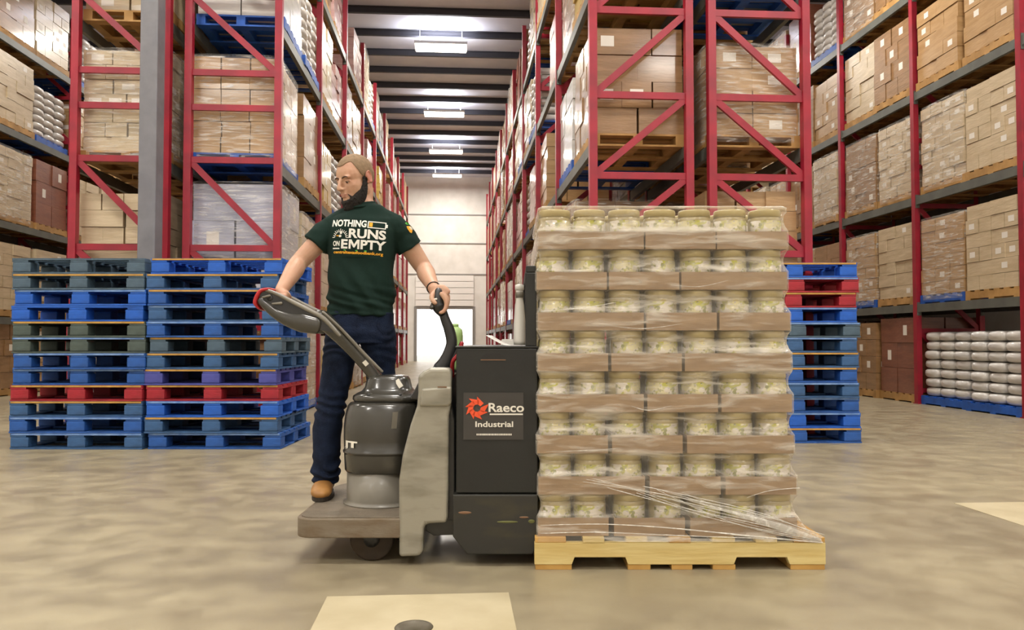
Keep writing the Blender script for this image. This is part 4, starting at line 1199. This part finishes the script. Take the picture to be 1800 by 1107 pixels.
# print on the chest: laid on the cloth by projecting straight back onto it
def subdivide2d(vs, fs, mx):
    bm = bmesh.new(); bv = [bm.verts.new((x, y, 0)) for x, y in vs]
    for f in fs:
        try: bm.faces.new([bv[i] for i in f])
        except ValueError: pass
    bmesh.ops.triangulate(bm, faces=bm.faces)
    for _ in range(6):
        es = [e for e in bm.edges if e.calc_length() > mx]
        if not es: break
        bmesh.ops.subdivide_edges(bm, edges=es, cuts=1); bmesh.ops.triangulate(bm, faces=[f for f in bm.faces if len(f.verts) > 3])
    bm.verts.index_update()
    v_ = [(v.co.x, v.co.y) for v in bm.verts]; f_ = [tuple(v.index for v in f.verts) for f in bm.faces]; bm.free()
    return v_, f_
def on_shirt(name, vs, fs, m, off=.0016, tilt=-3.0):
    """vs in metres across the chest: x to the right, y up, about the print's centre"""
    vs, fs = subdivide2d(vs, fs, .007)
    out = []
    ct, st_ = math.cos(R(tilt)), math.sin(R(tilt))
    for x, y in vs:
        X = PCX + x * ct - y * st_; Z = PCZ + x * st_ + y * ct
        h = sbvh.ray_cast(Vector((X, 3.4, Z)), Vector((0, 1, 0)))
        yv = h[0].y if h[0] is not None else BV - .11
        out.append((X, yv - off, Z))
    return man.part(name, MB().add(out, fs), m, parent=so)
SP = 3.835 / FPX
PCX, PCZ = (628 - 900) * SP, CAMZ - (418 - 597) * SP
def X_(px): return (px - 628) * SP
def Y_(py): return (418 - py) * SP
def word(s, x0, x1, y0, y1, m, bold=.036):
    vs, fs = fit_text(s, X_(x0), X_(x1), Y_(y1), Y_(y0), bold); return on_shirt('shirt_print', vs, fs, m)
def rect(x0, x1, y0, y1): return ([(X_(x0), Y_(y0)), (X_(x1), Y_(y0)), (X_(x1), Y_(y1)), (X_(x0), Y_(y1))], [(0, 1, 2, 3)])
def multi(rects):
    vs = []; fs = []
    for r_ in rects:
        v_, f_ = rect(*r_) if len(r_) == 4 else r_; n = len(vs); vs += v_; fs += [tuple(i + n for i in f) for f in f_]
    return vs, fs
word('NOTHING', 579, 642, 385, 398, M['print'])
on_shirt('shirt_print', *multi([(644, 675, 386, 387.6), (644, 675, 397, 398.6), (644, 645.8, 386, 398.6), (673.4, 675, 386, 398.6), (675, 677.5, 389.5, 395.5)]), M['print'])
on_shirt('shirt_print', *rect(646.8, 652.5, 388.6, 396), M['gold'])
word('RUNS', 612, 676, 401, 418, M['print'])
word('ON', 583, 596, 423.5, 433, M['print'])
on_shirt('shirt_print', *rect(583, 596, 436, 438.2), M['print'])
word('E', 599, 611, 420.5, 437, M['print'])
Mp = [(613, 437), (613, 420.5), (617.6, 420.5), (622.5, 429), (627.4, 420.5), (632, 420.5), (632, 437), (628.4, 437), (628.4, 426.5), (623.6, 434.6), (621.4, 434.6), (616.6, 426.5), (616.6, 437)]
on_shirt('shirt_print', [(X_(a), Y_(b)) for a, b in Mp], [(0, 1, 11, 12), (1, 2, 3, 11), (3, 9, 10, 11), (3, 8, 9), (3, 4, 5, 8), (5, 6, 7, 8)], M['print'])
word('PTY', 634, 677, 420.5, 437, M['print'])
word('centraltexasfoodbank.org', 585, 673, 440.5, 447.5, M['gold'], .03)
# fuel gauge: arc, ticks, needle with the little pump
vs = []; fs = []
gx, gy = 596.5, 417.5
for i in range(13):
    a = R(180 - 15 * i)
    for (r0, r1, w_) in ((11.2, 14.5 if i % 3 else 15.5, .05),):
        n = len(vs)
        for r_, a_ in ((r0, a - w_), (r1, a - w_ * .8), (r1, a + w_ * .8), (r0, a + w_)): vs.append((X_(gx + r_ * math.cos(a_)), Y_(gy - r_ * math.sin(a_))))
        fs.append((n, n + 1, n + 2, n + 3))
for i in range(24):
    n = len(vs); a = R(180 - 7.5 * i); b = R(180 - 7.5 * (i + 1))
    for r_, a_ in ((10.2, a), (11.0, a), (11.0, b), (10.2, b)): vs.append((X_(gx + r_ * math.cos(a_)), Y_(gy - r_ * math.sin(a_))))
    fs.append((n, n + 1, n + 2, n + 3))
on_shirt('shirt_print', vs, fs, M['print'])
def disc(cx, cy, r_, ry=None, n=14): return ([(X_(cx + r_ * math.cos(2 * math.pi * i / n)), Y_(cy - (ry or r_) * math.sin(2 * math.pi * i / n))) for i in range(n)], [tuple(range(n))])
on_shirt('shirt_print', *multi([disc(597.5, 409, 2.3, 2.8), disc(596, 415, 2.8, 2.2)]), M['print'])
on_shirt('shirt_print', *rect(589, 594, 413.6, 415.4), M['gold'], off=.002)
on_shirt('shirt_print', *multi([disc(606, 439.5, 2.2, 1), disc(627, 439.8, 2.2, 1.1), disc(643, 439.8, 2.6, 1.3)]), M['pgreen'])
# small emblem on his left sleeve
def on_sleeve(name, polys, m):
    vs = []; fs = []
    for pts in polys:
        n = len(vs)
        for px, py in pts: vs.append(((px - 900) * SP, CAMZ - (py - 597) * SP))
        fs.append(tuple(range(n, n + len(pts))))
    vs, fs = subdivide2d(vs, fs, .006); out = []
    for X, Z in vs:
        h = sbvh.ray_cast(Vector((X, 3.4, Z)), Vector((0, 1, 0)))
        out.append((X, (h[0].y if h[0] is not None else 3.93) - .0018, Z))
    man.part(name, MB().add(out, fs), m, parent=so)
on_sleeve('sleeve_print', [[(707, 387), (709, 383), (712, 384), (714, 388), (710, 389)]], M['pgreen'])
on_sleeve('sleeve_print', [[(710, 392), (716, 391), (720, 399), (719, 404), (716, 403), (712, 397)]], M['gold'])
on_sleeve('sleeve_print', [[(714, 392.5), (719, 392), (722, 397), (717, 398)]], M['print'])

# jeans
jn = MB()
jn.limb([(-.748, 3.95, 1.10), (-.750, 3.95, 1.05), (-.752, 3.95, 1.00), (-.752, 3.95, .945)], [(.158, .105), (.163, .108), (.168, .112), (.162, .108)], ref=(1, 0, 0), exp=2.6, n=36, caps=False)
jn.limb([(-.832, 3.95, 1.02), (-.846, 3.945, .93), (-.860, 3.925, .80), (-.880, 3.905, .67), (-.900, 3.905, .53), (-.908, 3.91, .39), (-.911, 3.915, .30), (-.911, 3.92, .268)],
        [(.084, .098), (.083, .095), (.075, .085), (.070, .077), (.068, .076), (.066, .076), (.064, .075), (.060, .074)], ref=(1, 0, 0), n=30, caps=False)
jn.limb([(-.667, 3.95, 1.02), (-.662, 3.965, .93), (-.657, 3.99, .80), (-.655, 4.03, .67), (-.655, 4.06, .53), (-.655, 4.09, .39), (-.655, 4.10, .27)],
        [(.086, .098), (.085, .095), (.075, .082), (.068, .07), (.064, .066), (.062, .066), (.060, .07)], ref=(1, 0, 0), n=30, caps=False)
def jean_disp(co, nn):
    z = co.z; leg = co.x + .9
    d = .005 * noise.noise((co.x * 10, co.y * 10, z * 14))
    k_ = math.exp(-((z - .64) / .07) ** 2) + 1.3 * math.exp(-((z - .32) / .07) ** 2) + .6 * math.exp(-((z - .93) / .06) ** 2)
    d += .0065 * k_ * math.sin((z + .25 * (co.x + .75) + .06 * noise.noise(co * 9)) * 120)
    if 1.02 < z < 1.11: d *= .3
    return co + nn * d
jme = remeshed('jeans', jn, .0052, 4, jean_disp)
for v in jme.vertices: v.co -= Vector(man.base)
jme.materials.append(M['denim']); jo = link('jeans', jme, man.o)
jbvh = BVHTree.FromPolygons([v.co + Vector(man.base) for v in jme.vertices], [tuple(p.vertices) for p in jme.polygons])
def on_jeans(pts, r_):
    out = []
    for X, Z in pts:
        h = jbvh.ray_cast(Vector((X, 3.4, Z)), Vector((0, 1, 0)))
        if h[0] is not None: out.append(h[0] + Vector((0, -.001, 0)))
    if len(out) > 1: man.part('seam', MB().limb(out, [r_] * len(out), n=6, sub=2), M['denim'], parent=jo)
on_jeans([(-.870, 1.07), (-.855, 1.03), (-.885, .99)], .0022); on_jeans([(-.64, 1.07), (-.655, 1.03), (-.625, .99)], .0022)
on_jeans([(-.752, 1.07), (-.750, 1.03), (-.747, .98), (-.752, .93)], .003)
# boots
def boot(cx, cv, ang):
    d = Vector((math.sin(ang), -math.cos(ang), 0)); s_ = Vector((math.cos(ang), math.sin(ang), 0))
    def P(f, z, o=0): return Vector((cx, cv, 0)) + d * f + s_ * o + Vector((0, 0, PT + z))
    b = MB()
    b.limb([P(-.075, .052), P(-.03, .060), P(.05, .052), P(.12, .046), P(.160, .038), P(.178, .034)], [(.036, .036), (.040, .044), (.046, .040), (.050, .034), (.046, .026), (.032, .018)], ref=tuple(s_), n=24, exp=2.3, sub=4)
    b.limb([P(-.055, .05), P(-.045, .10), P(-.04, .15)], [(.042, .052), (.044, .052), (.048, .056)], ref=tuple(s_), n=24)
    b.limb([P(.0, .085), P(.045, .075)], [(.034, .03), (.03, .02)], ref=tuple(s_), n=16)
    me = remeshed('boot', b, .0045, 3)
    for v in me.vertices:
        v.co.z = max(v.co.z, PT + .016); 
    for v in me.vertices: v.co -= Vector(man.base)
    me.materials.append(M['boot']); me.materials.append(M['bootd'])
    for p in me.polygons:
        c = p.center + Vector(man.base) - Vector((cx, cv, 0)); f = c.dot(d)
        if f < .03 and c.z - PT > .03: p.material_index = 1 if f < .0 else 0
    o = link('boot', me, man.o)
    so_ = MB(); ol = []
    for i in range(32):
        t = 2 * math.pi * i / 32; f = math.cos(t); g = math.sin(t)
        wd = .051 if f > 0 else .043
        ol.append(Vector((cx, cv, 0)) + d * (.048 + .142 * math.copysign(abs(f) ** .85, f)) + s_ * (wd * math.copysign(abs(g) ** .75, g)))
    so_.prism([(p.x, p.y) for p in ol], 'z', PT + .0005, PT + .022)
    man.part('sole', so_, M['sole'], parent=o, bevel=.003)
    lc = MB()
    for k_ in range(3): lc.limb([P(.045 - .022 * k_, .096 + .014 * k_, -.018), P(.048 - .022 * k_, .101 + .014 * k_, 0), P(.045 - .022 * k_, .096 + .014 * k_, .018)], [.0022] * 3, n=6)
    man.part('laces', lc, M['bootd'], parent=o)
boot(-.918, 3.935, R(6))
boot(-.650, 4.09, R(4))
# bracelet
bl = MB(); t_ = (LW - LE).normalized(); a_ = t_.orthogonal().normalized(); b_ = t_.cross(a_); cc = LW - t_ * .006
bl.limb([cc + (a_ * math.cos(x) + b_ * math.sin(x)) * .031 for x in [2 * math.pi * i / 16 for i in range(17)]], [.0028] * 17, n=8, caps=False, sub=2)
man.part('bracelet', bl, M['tblk'])
